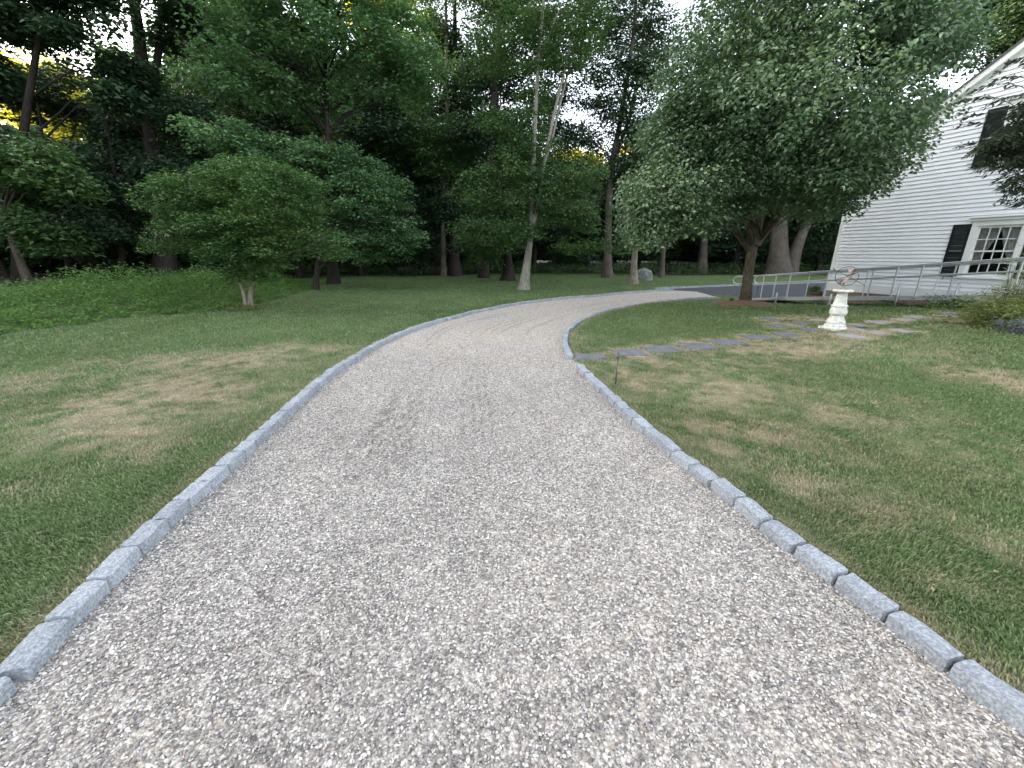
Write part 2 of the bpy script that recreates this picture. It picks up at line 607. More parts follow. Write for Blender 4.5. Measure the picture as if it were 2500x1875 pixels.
asph_poly = np.array([at(u, v, GZ)[:2] for u, v in [(1600, 706), (1604, 702.5), (1800, 693.5), (2060, 685), (2300, 683)]] + [(34.0, 17.5), (14.0, 17.3), (11.2, 18.4)] +
                     [at(u, v, GZ)[:2] for u, v in [(1800, 723), (1740, 719), (1690, 714), (1640, 709)]])
meadow_poly = np.array([at(u, v, 0)[:2] for u, v in [(-500, 850), (-200, 850), (0, 812), (150, 790), (300, 772), (450, 762), (560, 749), (650, 733), (760, 712), (800, 690), (840, 672), (700, 674), (560, 680), (350, 688), (250, 697), (150, 708), (0, 711), (-500, 711)]])
floor_poly = np.array([at(u, v, 0)[:2] for u, v in [(-500, 713), (0, 713), (150, 710), (250, 699), (350, 690), (560, 682), (700, 672)]] + [(-12, 42), (-12, 160), (-120, 160), (-120, 18)])

# ------------------------------------------------------------------ lawn sheet
DRY = []
for u, v, ru, rv, s in [(400, 960, 260, 60, .85), (560, 880, 190, 30, .7), (200, 1000, 200, 50, .6), (250, 1060, 160, 50, .6), (740, 850, 130, 18, .5), (300, 880, 130, 20, .5), (120, 930, 160, 30, .45),
                        (330, 1100, 90, 40, .7), (80, 1180, 90, 30, .4),
                        (1900, 850, 330, 32, .75), (1650, 880, 250, 45, .6), (2050, 800, 220, 18, .75), (1960, 775, 130, 10, .7), (2300, 785, 200, 16, .5), (1730, 940, 230, 60, .6),
                        (1800, 1060, 250, 80, .55), (2430, 920, 120, 60, .7), (2060, 1000, 200, 60, .45), (2250, 870, 160, 30, .4), (2350, 1090, 160, 80, .35), (1560, 920, 80, 50, .7), (1480, 880, 60, 20, .7),
                        (2150, 1250, 160, 60, .45), (1960, 1180, 120, 60, .4), (2420, 1330, 120, 60, .4), (2300, 1420, 120, 50, .35), (1440, 850, 25, 60, .4), (2400, 775, 100, 12, .5), (1950, 815, 100, 14, .6)]:
    c = at(u, v)
    e = at(u + ru, v)
    n1_ = at(u, v - rv)
    DRY.append((c.x, c.y, abs(e.x - c.x), abs(n1_.y - c.y) * 0.8, s))


# stepping stones are placed before the grass so that it grows round them
STONES = []
for (u0, u1, v0, v1, k) in [(1404, 1478, 862, 875, 0), (1500, 1575, 851, 866, 0), (1575, 1657, 843, 859, 0), (1666, 1741, 835, 851, 0), (1738, 1813, 827, 841, 0),
                            (1813, 1884, 816, 827, 0), (1891, 1953, 809, 821, 0), (1881, 1927, 788, 799, 1), (1862, 1904, 774, 783, 1), (1937, 1982, 784, 792, 1),
                            (1956, 2018, 799, 808, 1), (1982, 2024, 777, 783, 1), (2048, 2118, 811, 827, 1), (2113, 2168, 806, 815, 1), (2173, 2235, 799, 811, 1),
                            (2073, 2122, 787, 797, 1), (2113, 2191, 781, 788, 1), (2179, 2250, 775, 782, 1), (2215, 2268, 769, 776, 1),
                            (2292, 2345, 759, 766, 2), (2345, 2398, 760, 770, 2), (2290, 2350, 767, 773, 2), (2061, 2115, 798, 805, 1)]:
    c = at((u0 + u1) / 2, (v0 + v1) / 2)
    xl = at(u0, (v0 + v1) / 2).x
    xr = at(u1, (v0 + v1) / 2).x
    yn = at((u0 + u1) / 2, v1).y
    yf = at((u0 + u1) / 2, v0).y
    STONES.append((c.x, c.y, min(0.36, (xr - xl) / 2), min(0.30, max(0.18, (yf - yn) / 2)), random.uniform(-.12, .12) + 0.12))


def vnoise(x, y, scale, seed):
    """smooth value noise"""
    r = np.random.default_rng(seed).random((257, 257))
    X, Y = x * scale + 1000.3, y * scale + 1000.7
    xi, yi = np.floor(X).astype(int), np.floor(Y).astype(int)
    fx, fy = X - xi, Y - yi
    fx, fy = fx * fx * (3 - 2 * fx), fy * fy * (3 - 2 * fy)
    xi, yi = xi % 256, yi % 256
    return (r[xi, yi] * (1 - fx) + r[xi + 1, yi] * fx) * (1 - fy) + (r[xi, yi + 1] * (1 - fx) + r[xi + 1, yi + 1] * fx) * fy


def fbm(x, y, scale, seed, octs=3):
    s, a, t = 0, 1, 0
    for k in range(octs):
        s = s + a * vnoise(x * 1.0, y * 1.0, scale * 2 ** k, seed + k)
        t += a
        a *= 0.55
    return s / t


def dryness(x, y):
    d = np.zeros(x.shape)
    for cx, cy, rx, ry, s in DRY:
        q = ((x - cx) / rx) ** 2 + ((y - cy) / ry) ** 2
        d = np.maximum(d, s * np.exp(-q * 0.9))
    n = fbm(x, y, 1.6, 11)
    n2 = fbm(x, y, 5.0, 21)
    base = np.clip((n - 0.62) * 2.0, 0, 1) * 0.35 * (1 - smooth(9, 16, y))
    for sx, sy, hx, hy, an in STONES:
        d = np.maximum(d, .95 * np.exp(-(((x - sx) / (hx + .16)) ** 4 + ((y - sy) / (hy + .18)) ** 4)))
    n3 = fbm(x, y, 9.0, 23)
    d = np.clip(d * 1.75 * np.clip((n * 0.30 + n2 * 0.4 + n3 * .30 - 0.38) * 4.2, 0, 1) + base * .7, 0, 1)
    kd = np.minimum(dist_line(Ld[::2], x, y), np.minimum(dist_line(Rld[::2], x, y), dist_line(Rud[::2], x, y)))
    strip = np.clip(1 - kd / 0.22, 0, 1) * (0.35 + 0.8 * n2)
    return np.clip(np.maximum(d, strip * 0.75), 0, 1)


def grid_sheet(x0, x1, y0, y1, step):
    xs = np.arange(x0, x1 + step * 0.5, step)
    ys = np.arange(y0, y1 + step * 0.5, step)
    X, Y = np.meshgrid(xs, ys)
    nx, ny = len(xs), len(ys)
    i = np.arange(nx * ny).reshape(ny, nx)
    F = np.stack([i[:-1, :-1], i[:-1, 1:], i[1:, 1:], i[1:, :-1]], -1).reshape(-1, 4)
    return X.ravel(), Y.ravel(), F


def cut_depth(x, y):
    """0 on the lawn, 1 where driveway or asphalt lies (inside the kerbs)"""
    ins = inside(drive_poly, x, y)
    kd = np.minimum(dist_line(Ld, x, y), np.minimum(dist_line(Rld, x, y), dist_line(Rud, x, y)))
    return (ins & (kd > 0.03)) | inside(asph_poly, x, y)


# one sheet: fine cells round the driveway, coarse ones out to the horizon
Xf, Yf, Ff = grid_sheet(-9, 13, -3, 26, 0.10)
cut = cut_depth(Xf, Yf)
Zf = zg(Xf, Yf) - 0.02 - 0.14 * cut
df = dryness(Xf, Yf)
keep = ~cut[Ff].all(1)
me = mesh_np('lawn', np.stack([Xf, Yf, Zf], 1), Ff[keep], True, vattr={'dry': df})
tag(link('lawn', me, M['lawn']), kind='structure')
Xc, Yc, Fc = grid_sheet(-160, 160, -40, 220, 2.0)
inn = (Xc > -8.5) & (Xc < 12.5) & (Yc > -2.5) & (Yc < 25.5)
inn2 = inside(asph_poly, Xc, Yc)
Zc = zg(Xc, Yc) - 0.02 - 0.25 * inn - 0.10 * inn2
me = mesh_np('ground', np.stack([Xc, Yc, Zc], 1), Fc, True, vattr={'dry': dryness(Xc, Yc) * (1 - inn)})
tag(link('ground', me, M['lawn']), kind='structure')


# ------------------------------------------------------------------ gravel and asphalt
def rut_amt(x, y):
    """tyre marks: thin lines that run along the drive"""
    dl = dist_line(Ld, x, y)
    n = vnoise(x, y, 0.5, 5)
    r = np.zeros(x.shape)
    for off, wd, y0, y1, st, wob in [(1.02 + .085 * k, .020, 1.0 + .25 * (k % 3), 5.2 + .5 * (k % 4), .55 + .1 * (k % 3), .10) for k in range(8)] + [
            (2.05 + .09 * k, .018, 3.2, 7.5, .5, .12) for k in range(4)] + [
            (1.55, .022, 5.5, 12, .55, .3), (1.66, .022, 5.5, 12, .5, .3), (1.05, .022, 6, 12, .5, .3), (0.9, .025, 8, 16, .7, .35), (1.75, .028, 8, 15, .7, .3),
            (1.95, .03, 9, 18, .7, .3), (1.0, .025, 3.0, 6, .4, .2), (0.75, .03, 9, 17, .7, .3), (2.2, .03, 9, 18, .8, .3), (2.7, .035, 10, 19, .7, .3), (2.9, .03, 9, 16, .6, .3)]:
        c = off + wob * (vnoise(y, y * 0 + off * 7, 0.35, 9) - 0.5) * 2
        q = np.exp(-((dl - c) / wd) ** 2) * smooth(y0, y0 + 1, y) * (1 - smooth(y1 - 2, y1, y)) * st
        r = np.maximum(r, q * np.clip(n * 1.8, 0, 1))
    return r


Xg, Yg, Fg = grid_sheet(-3.4, 9.8, -3, 26, 0.045)
ok = inside(drive_poly, Xg, Yg)
fk = ok[Fg].any(1)
used = np.zeros(len(Xg), bool)
used[Fg[fk].ravel()] = True
remap = np.cumsum(used) - 1
Xg, Yg = Xg[used], Yg[used]
Fg = remap[Fg[fk]]
rut = rut_amt(Xg, Yg)
Zg_ = GZ - 0.012 * rut + 0.006 * (fbm(Xg, Yg, 1.5, 31) - 0.5) + 0.006 * (vnoise(Xg, Yg, 14, 33) - 0.5)
me = mesh_np('gravel_driveway', np.stack([Xg, Yg, Zg_], 1), Fg, True, vattr={'rut': rut})
tag(link('driveway', me, M['gravel']), kind='structure')

bm = bmesh.new()
vs = [bm.verts.new((p[0], p[1], GZ - 0.012)) for p in asph_poly]
bm.faces.new(vs)
bmesh.ops.triangulate(bm, faces=bm.faces)
me = bpy.data.meshes.new('asphalt')
bm.to_mesh(me)
bm.free()
tag(link('asphalt_parking', me, M['asphalt']), kind='structure')

# loose pebbles in the foreground, instanced on points
pr = []
tot = 0
area = 0
cand_n = 560000
rx = RNG.uniform(-3.0, 3.2, cand_n)
ry = RNG.uniform(0.25, 8.5, cand_n)
dens = np.where(ry < 3.2, 1.0, np.clip(1.0 - (ry - 3.2) / 5.6, 0.06, 1))
sel = (RNG.random(cand_n) < dens * 0.85) & (rx > -2.9) & (rx < 2.5)
rx, ry = rx[sel], ry[sel]
kd_all = np.minimum(dist_line(Ld, rx, ry), dist_line(Rld, rx, ry))
sel = inside(drive_poly, rx, ry) & (kd_all > 0.10) & (np.abs(rx) < ry * 1.5 + 0.8)
rx, ry = rx[sel], ry[sel]
npb = len(rx)
rutp = rut_amt(rx, ry)
rz = GZ + 0.003 - 0.012 * rutp + RNG.uniform(-0.004, 0.004, npb)
me = bpy.data.meshes.new('pebble_points')
me.vertices.add(npb)
me.vertices.foreach_set('co', np.stack([rx, ry, rz], 1).astype(np.float32).ravel())
a = me.attributes.new('pc', 'FLOAT', 'POINT')
pc = np.clip(RNG.beta(1.15, 1.05, npb) + 0.12 * (fbm(rx, ry, 1.2, 41) - 0.5) - 0.38 * rutp, 0, 1)
a.data.foreach_set('value', pc.astype(np.float32))
a = me.attributes.new('ps', 'FLOAT', 'POINT')
a.data.foreach_set('value', (RNG.gamma(9, 1 / 9, npb) * 0.0045).astype(np.float32))
a = me.attributes.new('pr', 'FLOAT_VECTOR', 'POINT')
rot = np.stack([RNG.normal(0, 0.35, npb), RNG.normal(0, 0.35, npb), RNG.uniform(0, 6.28, npb)], 1)
a.data.foreach_set('vector', rot.astype(np.float32).ravel())
me.update()
peb = link('loose_gravel', me)
tag(peb, 'loose rounded pebbles in mixed greys and whites on the driveway', 'gravel', kind='stuff')
bm = bmesh.new()
bmesh.ops.create_icosphere(bm, subdivisions=1, radius=1)
bmesh.ops.subdivide_edges(bm, edges=bm.edges, cuts=0)
for v_ in bm.verts:
    v_.co = Vector((v_.co.x * 1.25 * (1 + 0.15 * math.sin(v_.co.y * 3)), v_.co.y * 0.85, v_.co.z * 0.55))
pm = bpy.data.meshes.new('pebble')
bm.to_mesh(pm)
bm.free()
pm.polygons.foreach_set('use_smooth', [True] * len(pm.polygons))
pm.materials.append(M['pebble'])


def pebble_nodes(pm):
    ng = bpy.data.node_groups.new('pebbles', 'GeometryNodeTree')
    ng.interface.new_socket('Geometry', in_out='INPUT', socket_type='NodeSocketGeometry')
    ng.interface.new_socket('Geometry', in_out='OUTPUT', socket_type='NodeSocketGeometry')
    gi = ng.nodes.new('NodeGroupInput')
    go = ng.nodes.new('NodeGroupOutput')
    m2p = ng.nodes.new('GeometryNodeMeshToPoints')
    iop = ng.nodes.new('GeometryNodeInstanceOnPoints')
    ico = ng.nodes.new('GeometryNodeMeshIcoSphere')
    ico.inputs['Radius'].default_value = 1.0
    ico.inputs['Subdivisions'].default_value = 2
    tr = ng.nodes.new('GeometryNodeTransform')
    tr.inputs['Scale'].default_value = (1.3, 0.88, 0.55)
    sm = ng.nodes.new('GeometryNodeSetShadeSmooth')
    mat = ng.nodes.new('GeometryNodeSetMaterial')
    mat.inputs['Material'].default_value = M['pebble']

    def na(name, dt):
        n = ng.nodes.new('GeometryNodeInputNamedAttribute')
        n.data_type = dt
        n.inputs['Name'].default_value = name
        return n.outputs['Attribute']
    L = ng.links.new
    L(gi.outputs[0], m2p.inputs['Mesh'])
    L(m2p.outputs[0], iop.inputs['Points'])
    L(ico.outputs[0], tr.inputs['Geometry'])
    L(tr.outputs[0], sm.inputs['Geometry'])
    L(sm.outputs[0], mat.inputs['Geometry'])
    L(mat.outputs[0], iop.inputs['Instance'])
    L(na('pr', 'FLOAT_VECTOR'), iop.inputs['Rotation'])
    L(na('ps', 'FLOAT'), iop.inputs['Scale'])
    L(iop.outputs[0], go.inputs[0])
    return ng


md = peb.modifiers.new('pebbles', 'NODES')
md.node_group = pebble_nodes(pm)
me.materials.append(M['pebble'])


# ------------------------------------------------------------------ granite kerbs, every stone a part
def kerb_mesh(seed):
    r = np.random.default_rng(seed)
    nx, ny, nz = 7, 4, 4
    bm = bmesh.new()
    bmesh.ops.create_cube(bm, size=1)
    bmesh.ops.subdivide_edges(bm, edges=bm.edges, cuts=5, use_grid_fill=True)
    ph = r.uniform(0, 6.28, 8)
    for v_ in bm.verts:
        p = v_.co.copy()
        # round the arrises, keep a split face
        q = Vector((p.x * 2, p.y * 2, p.z * 2))
        e = 18.0
        ln = (abs(q.x) ** e + abs(q.y) ** e + abs(q.z) ** e) ** (1 / e)
        q = q / max(ln, 1e-6) * max(abs(q.x), abs(q.y), abs(q.z))
        w_ = 0.03
        q.x += w_ * math.sin(3.1 * q.y + ph[0]) * 0.6 + w_ * 0.4 * math.sin(5 * q.z + ph[1])
        q.y += 2 * w_ * math.sin(2.7 * q.x + ph[2]) + 1.2 * w_ * math.sin(4.3 * q.z + ph[3])
        q.z += 1.4 * w_ * math.sin(2.9 * q.x + ph[4]) + 1.4 * w_ * math.sin(3.7 * q.y + ph[5]) + 0.5 * w_ * math.sin(9 * q.x + 5 * q.y + ph[6])
        q.y *= 1 - 0.06 * q.z
        v_.co = q * 0.5
    me = bpy.data.meshes.new('kerb_stone')
    bm.to_mesh(me)
    bm.free()
    me.materials.append(M['granite'])
    return me


KM = [kerb_mesh(s) for s in range(8)]
KW, KH = 0.124, 0.20


def kerb(pts, side, label, lengths, gap_at=(), low_from=None):
    """pts: outer edge of the kerb top; side: +1 when the driveway lies to the right of the walk direction"""
    root = empty('granite_kerb', (pts[0][0], pts[0][1], 0), label, 'kerb')
    d = resample(pts, 0.02)
    s = np.concatenate([[0], np.cumsum(np.linalg.norm(np.diff(d, axis=0), axis=1))])
    cur = 0.0
    i = 0
    while cur < s[-1] - 0.12:
        ln = lengths(i)
        a, b = cur, min(cur + ln, s[-1])
        pa = np.array([np.interp(a, s, d[:, k]) for k in (0, 1)])
        pb = np.array([np.interp(b, s, d[:, k]) for k in (0, 1)])
        t = pb - pa
        t /= np.linalg.norm(t)
        nrm = np.array((t[1], -t[0])) * side
        c = (pa + pb) / 2 + nrm * (KW / 2 + random.uniform(-.004, .004))
        cur = b
        i += 1
        if any(abs((a + b) / 2 - g) < 0.16 for g in gap_at): continue
        o = bpy.data.objects.new('kerb_stone', random.choice(KM))
        COL.objects.link(o)
        o.parent = root
        top = KT + random.uniform(-.009, .009)
        if low_from is not None: top -= 0.02 * smooth(low_from, low_from + 2, a)
        base = float(zg(*c)) * 0.0
        o.location = (c[0] - pts[0][0], c[1] - pts[0][1], base + top - KH / 2)
        o.rotation_euler = (random.uniform(-.04, .04), random.uniform(-.025, .025), math.atan2(t[1], t[0]) + random.uniform(-.03, .03))
        o.scale = ((b - a) - random.uniform(.008, .018), KW + random.uniform(-.010, .010), KH)
    return root, s[-1]


rl = random.Random(3)
_l = kerb(Lw, 1, 'long grey granite block kerb along the left side of the gravel drive', lambda i: rl.uniform(.225, .285))
_dense = resample(Lw, 0.05)
_r = kerb(Rl[::-1], -1, 'granite block kerb on the right of the drive, nearer run below the stepping stones', lambda i: rl.uniform(.235, .290))
_u = kerb(Ru, -1, 'granite block kerb on the right of the drive, curved run beyond the stepping stones', lambda i: rl.uniform(.22, .27), low_from=3.5)
ks = [at(u, v, KT)[:2] for u, v in [(1597, 702), (1660, 699.5), (1740, 696), (1840, 692), (1960, 688), (2100, 684)]]
kerb([np.array(k) for k in ks], 1, 'pale granite kerb along the far edge of the asphalt', lambda i: rl.uniform(.5, .62))

# ------------------------------------------------------------------ grass blades
excl = []


def grass(n, rmin, rmax, h, wd, seed, amax=80):
    r = np.random.default_rng(seed)
    u = r.random(n)
    rad = rmin * (rmax / rmin) ** u                          # density falls with the square of the distance
    az = np.radians(r.uniform(-amax, amax, n))
    x, y = rad * np.sin(az), rad * np.cos(az)
    ok = ~cut_depth(x, y) & ~inside(meadow_poly, x, y)
    kd = np.minimum(dist_line(Ld, x, y), np.minimum(dist_line(Rld, x, y), dist_line(Rud, x, y)))
    ins = inside(drive_poly, x, y)
    ok &= ~(ins & (kd < 0.13))
    for (cx, cy, hx, hy, an) in excl:
        dx, dy = x - cx, y - cy
        c_, s_ = math.cos(an), math.sin(an)
        ok &= ~((np.abs(dx * c_ + dy * s_) < hx) & (np.abs(-dx * s_ + dy * c_) < hy))
    x, y, rad = x[ok], y[ok], rad[ok]
    return x, y, rad


def blades(x, y, rad, hbase, seed, name):
    r = np.random.default_rng(seed)
    n = len(x)
    z = zg(x, y) - 0.02
    dry = dryness(x, y)
    tuft = vnoise(x, y, 3.0, 51)
    far = np.clip(rad / 6.0, 1, 5.0)
    h = hbase * (0.5 + 0.8 * r.random(n) ** 1.5) * (0.7 + 0.6 * tuft) * (1 - 0.3 * dry) * far ** 0.35
    w_ = (0.0016 + 0.0012 * r.random(n)) * np.clip(rad / 1.8, 1, 9)
    a = r.uniform(0, 2 * math.pi, n)
    lean = h * r.uniform(0.1, 0.95, n)
    la = a + r.normal(0, 0.7, n) + math.pi / 2
    comb = vnoise(x, y, 1.1, 61) * 6.28
    lx = np.cos(la) * 0.7 + np.cos(comb) * 0.5
    ly = np.sin(la) * 0.7 + np.sin(comb) * 0.5
    dx, dy = np.cos(a) * w_, np.sin(a) * w_
    b0 = np.stack([x - dx, y - dy, z], 1)
    b1 = np.stack([x + dx, y + dy, z], 1)
    m0 = np.stack([x - dx * .8 + lx * lean * .35, y - dy * .8 + ly * lean * .35, z + h * .62], 1)
    m1 = np.stack([x + dx * .8 + lx * lean * .35, y + dy * .8 + ly * lean * .35, z + h * .62], 1)
    tp = np.stack([x + lx * lean, y + ly * lean, z + h * (0.9 - .25 * (lean / h))], 1)
    V = np.stack([b0, b1, m1, m0, tp], 1).reshape(-1, 3)
    i = np.arange(n) * 5
    nr_ = rad < 5.0
    j = i[nr_]
    T = np.concatenate([np.stack([j, j + 1, j + 2], 1), np.stack([j, j + 2, j + 3], 1), np.stack([j + 3, j + 2, j + 4], 1), np.stack([i, i + 1, i + 4], 1)[~nr_]])
    var = r.random(n)
    dj = np.clip(dry * 1.15 + (r.random(n) - 0.5) * 0.55 * (dry > 0.08) + (r.random(n) < 0.06) * 0.5, 0, 1)
    me = mesh_np(name, V, T, False, fattr={'var': np.concatenate([np.tile(var[nr_], 3), var[~nr_]]), 'dry': np.concatenate([np.tile(dj[nr_], 3), dj[~nr_]])})
    return me


for s_ in STONES: excl.append((s_[0], s_[1], s_[2] * 0.84, s_[3] * 0.80, s_[4]))

gx, gy, gr = grass(600000, 1.25, 17.0, 0.04, 0.003, 101)
tag(link('grass_blades', blades(gx, gy, gr, 0.040, 102, 'grass'), M['blade']), 'short mown lawn grass, green with straw coloured dry patches', 'grass', kind='stuff')
gx, gy, gr = grass(45000, 15.0, 42.0, 0.05, 0.01, 103, 58)
tag(link('far_grass', blades(gx, gy, gr, 0.04, 104, 'far_grass'), M['blade']), 'darker lawn grass under the trees at the back', 'grass', kind='stuff')

exec_order_marker = True
# ------------------------------------------------------------------ stepping stones
def slab(name, cx, cy, hx, hy, an, mat, th=0.05, top=-0.002, seed=0):
    r = random.Random(seed)
    z = float(zg(cx, cy)) - 0.02 + 0.016 + top
    pts = []
    for a_, b_ in ((-1, -1), (-.2, -1.02), (.45, -.97), (1, -1), (1.02, -.1), (1, .5), (1, 1), (.3, 1.02), (-.4, .98), (-1, 1), (-1.02, .2)):
        x, y = a_ * hx * (1 + r.uniform(-.10, .08)), b_ * hy * (1 + r.uniform(-.14, .10))
        pts.append((cx + x * math.cos(an) - y * math.sin(an), cy + x * math.sin(an) + y * math.cos(an)))
    mb = MB()
    n = len(pts)
    vs = [(cx + (x - cx) * .985, cy + (y - cy) * .985, z) for x, y in pts] + [(x, y, z - .008) for x, y in pts] + [(x, y, z - th) for x, y in pts]
    fs = [tuple(range(n))] + [(n + i, n + (i + 1) % n, (i + 1) % n, i) for i in range(n)] + [(2 * n + i, 2 * n + (i + 1) % n, n + (i + 1) % n, n + i) for i in range(n)]
    mb.add(vs, fs)
    return link(name, mb.mesh(name), mat)


st_lab = ['bluestone slab at the gap in the kerb, first of the stepping stones', 'bluestone slab right behind the small path light, second from the kerb', 'third bluestone slab from the kerb along the path',
          'fourth bluestone slab from the kerb along the path', 'fifth bluestone slab from the kerb, mid way to the sundial', 'sixth bluestone slab from the kerb, straw grass around it',
          'seventh slab of the stepping path, nearest the sundial pedestal group', 'dark slab left of the pedestal in straw coloured grass', 'farthest left slab behind the path, half hidden in dry grass',
          'thin grey slab between the mulch ring and the pedestal', 'pale slab in front of the pedestal at its left foot', 'thin slab just left behind the pedestal',
          'large pale slab in front of the pedestal to its right', 'pale slab right of the large one, in front of the pedestal', 'rightmost pale slab of the row in front of the pedestal',
          'grey slab directly right of the pedestal foot', 'long thin slab behind the row right of the pedestal', 'long slab farther right toward the bush', 'rearmost long slab toward the house',
          'flagstone by the house bed, left one of the landing', 'flagstone nearest the golden bush', 'front flagstone of the small landing by the house', 'slab touching the pedestal base on its right']
for i, s_ in enumerate(STONES):
    o = slab('stepping_stone', s_[0], s_[1], s_[2], s_[3], s_[4], M['bluestone'] if i < 11 else M['flag_pale'], seed=i)
    tag(o, st_lab[i], 'stepping stone', 'flat stones of the garden path')

# ------------------------------------------------------------------ house
WT, WC, WY0 = .361, 17.55, 15.8
wn = math.sqrt(1 + WT * WT)
WD = Vector((WT / wn, -1 / wn, 0))
WN = Vector((-1 / wn, -WT / wn, 0))
WO = Vector((WC - WT * WY0, WY0, 0))
HM = Matrix(((WD.x, WN.x, 0, WO.x), (WD.y, WN.y, 0, WO.y), (0, 0, 1, 0), (0, 0, 0, 1)))


def hb(mb, s0, s1, q0, q1, z0, z1):
    return mb.box(((s0 + s1) / 2, (q0 + q1) / 2, (z0 + z1) / 2), (s1 - s0, q1 - q0, z1 - z0), HM)


def prism(mb, poly, q0, q1):
    n = len(poly)
    vs = [HM @ Vector((s, q0, z)) for s, z in poly] + [HM @ Vector((s, q1, z)) for s, z in poly]
    fs = [tuple(range(n)), tuple(range(2 * n - 1, n - 1, -1))] + [(i, i + n, (i + 1) % n + n, (i + 1) % n) for i in range(n)]
    return mb.add(vs, fs)


house = empty('white_house', WO, 'white clapboard house gable end with dark shutters beside the ramp', 'house')
HW, PK = 9.2, .70
EV = 4.30                                                    # height of the rake line over the corner


def rz_(s):
    return EV + PK * min(s, HW - s)


W1 = (3.60, 4.64, 1.12, 2.58)
W2 = (3.60, 4.64, 4.02, 5.52)
mb = MB()
prism(mb, [(0.03, .45), (W1[0], .45), (W1[0], rz_(W1[0]) - .03), (0.03, rz_(0.03) - .03)], -.15, 0)
prism(mb, [(W1[1], .45), (HW - .03, .45), (HW - .03, rz_(HW - .03) - .03), (HW / 2, rz_(HW / 2) - .03), (W1[1], rz_(W1[1]) - .03)], -.15, 0)
hb(mb, W1[0], W1[1], -.15, 0, .45, W1[2])
hb(mb, W1[0], W1[1], -.15, 0, W1[3], W2[2])
prism(mb, [(W1[0], W2[3]), (W1[1], W2[3]), (W1[1], rz_(W1[1]) - .03), (HW / 2, rz_(HW / 2) - .03), (W1[0], rz_(W1[0]) - .03)], -.15, 0)
# other sides of the body
hb(mb, 0.03, .15, -9.0, -.15, .45, 4.2)
hb(mb, HW - .15, HW - .03, -9.0, -.15, .45, 4.2)
prism(mb, [(.03, .45), (HW - .03, .45), (HW - .03, rz_(HW - .03)), (HW / 2, rz_(HW / 2)), (.03, rz_(.03))], -9.1, -9.0)
wallo = mb.build('wall', M['siding'], house)
# clapboards
EXPO = .1143
k = 0
while True:
    z0 = .70 + k * EXPO
    k += 1
    zt = z0 + EXPO
    sl = max(.072, (z0 - EV + .14) / PK)
    sr = HW - sl
    if sr - sl < .1: break
    spans = [(sl, sr)]
    for W in (W1, W2):
        if zt > W[2] + .02 and z0 < W[3] - .02:
            ns = []
            for a_, b_ in spans:
                if a_ < W[0] < b_:
                    ns += [(a_, W[0]), (W[1], b_)]
                else: ns.append((a_, b_))
            spans = ns
    for a_, b_ in spans:
        if b_ - a_ < .05: continue
        mb = MB()
        q = .034
        cs = [(.002, z0), (q, z0), (.004, z0 + EXPO - .003), (.002, z0 + EXPO - .003)]
        vs = [HM @ Vector((s, qq, zz)) for s in (a_, b_) for qq, zz in cs]
        mb.add(vs, [(0, 1, 2, 3), (7, 6, 5, 4), (0, 4, 5, 1), (1, 5, 6, 2), (2, 6, 7, 3), (3, 7, 4, 0)])
        mb.build('clapboard', M['siding'], house)
mb = MB(); hb(mb, -.012, .07, .0, .040, .44, 4.3); hb(mb, -.045, -.013, -.13, .040, .44, 4.25)
mb.build('corner_board', M['trim'], house)
mb = MB(); hb(mb, HW - .07, HW + .02, .0, .034, .44, 4.3)
mb.build('corner_board', M['trim'], house)
mb = MB(); hb(mb, .071, HW - .072, .002, .030, .44, .698)
mb.build('water_table', M['trim'], house)
mb = MB(); hb(mb, .02, HW - .02, -.2, -.03, -.4, .448); hb(mb, .02, .2, -9, -.2, -.4, .448)
mb.build('foundation', M['foundation'], house)
for sgn in (0, 1):
    def mir(p): return [((HW - s) if sgn else s, z) for s, z in p]
    a0, a1 = -.30, HW / 2
    mb = MB(); prism(mb, mir([(.05, EV - .23 + .05 * PK), (a1, EV - .23 + a1 * PK), (a1, EV - .04 + a1 * PK), (.05, EV - .04 + .05 * PK)]), .004, .033)
    mb.build('frieze_board', M['trim'], house)
    mb = MB(); prism(mb, mir([(a0, EV - .06 + a0 * PK), (a1, EV - .06 + a1 * PK), (a1, EV + .11 + a1 * PK), (a0, EV + .11 + a0 * PK)]), .035, .17)
    mb.build('rake_board', M['trim'], house)
    mb = MB(); prism(mb, mir([(a0 - .06, EV + .112 + (a0 - .06) * PK), (a1, EV + .112 + a1 * PK), (a1, EV + .16 + a1 * PK), (a0 - .06, EV + .16 + (a0 - .06) * PK)]), -9.2, .21)
    mb.build('roof', M['roof'], house)


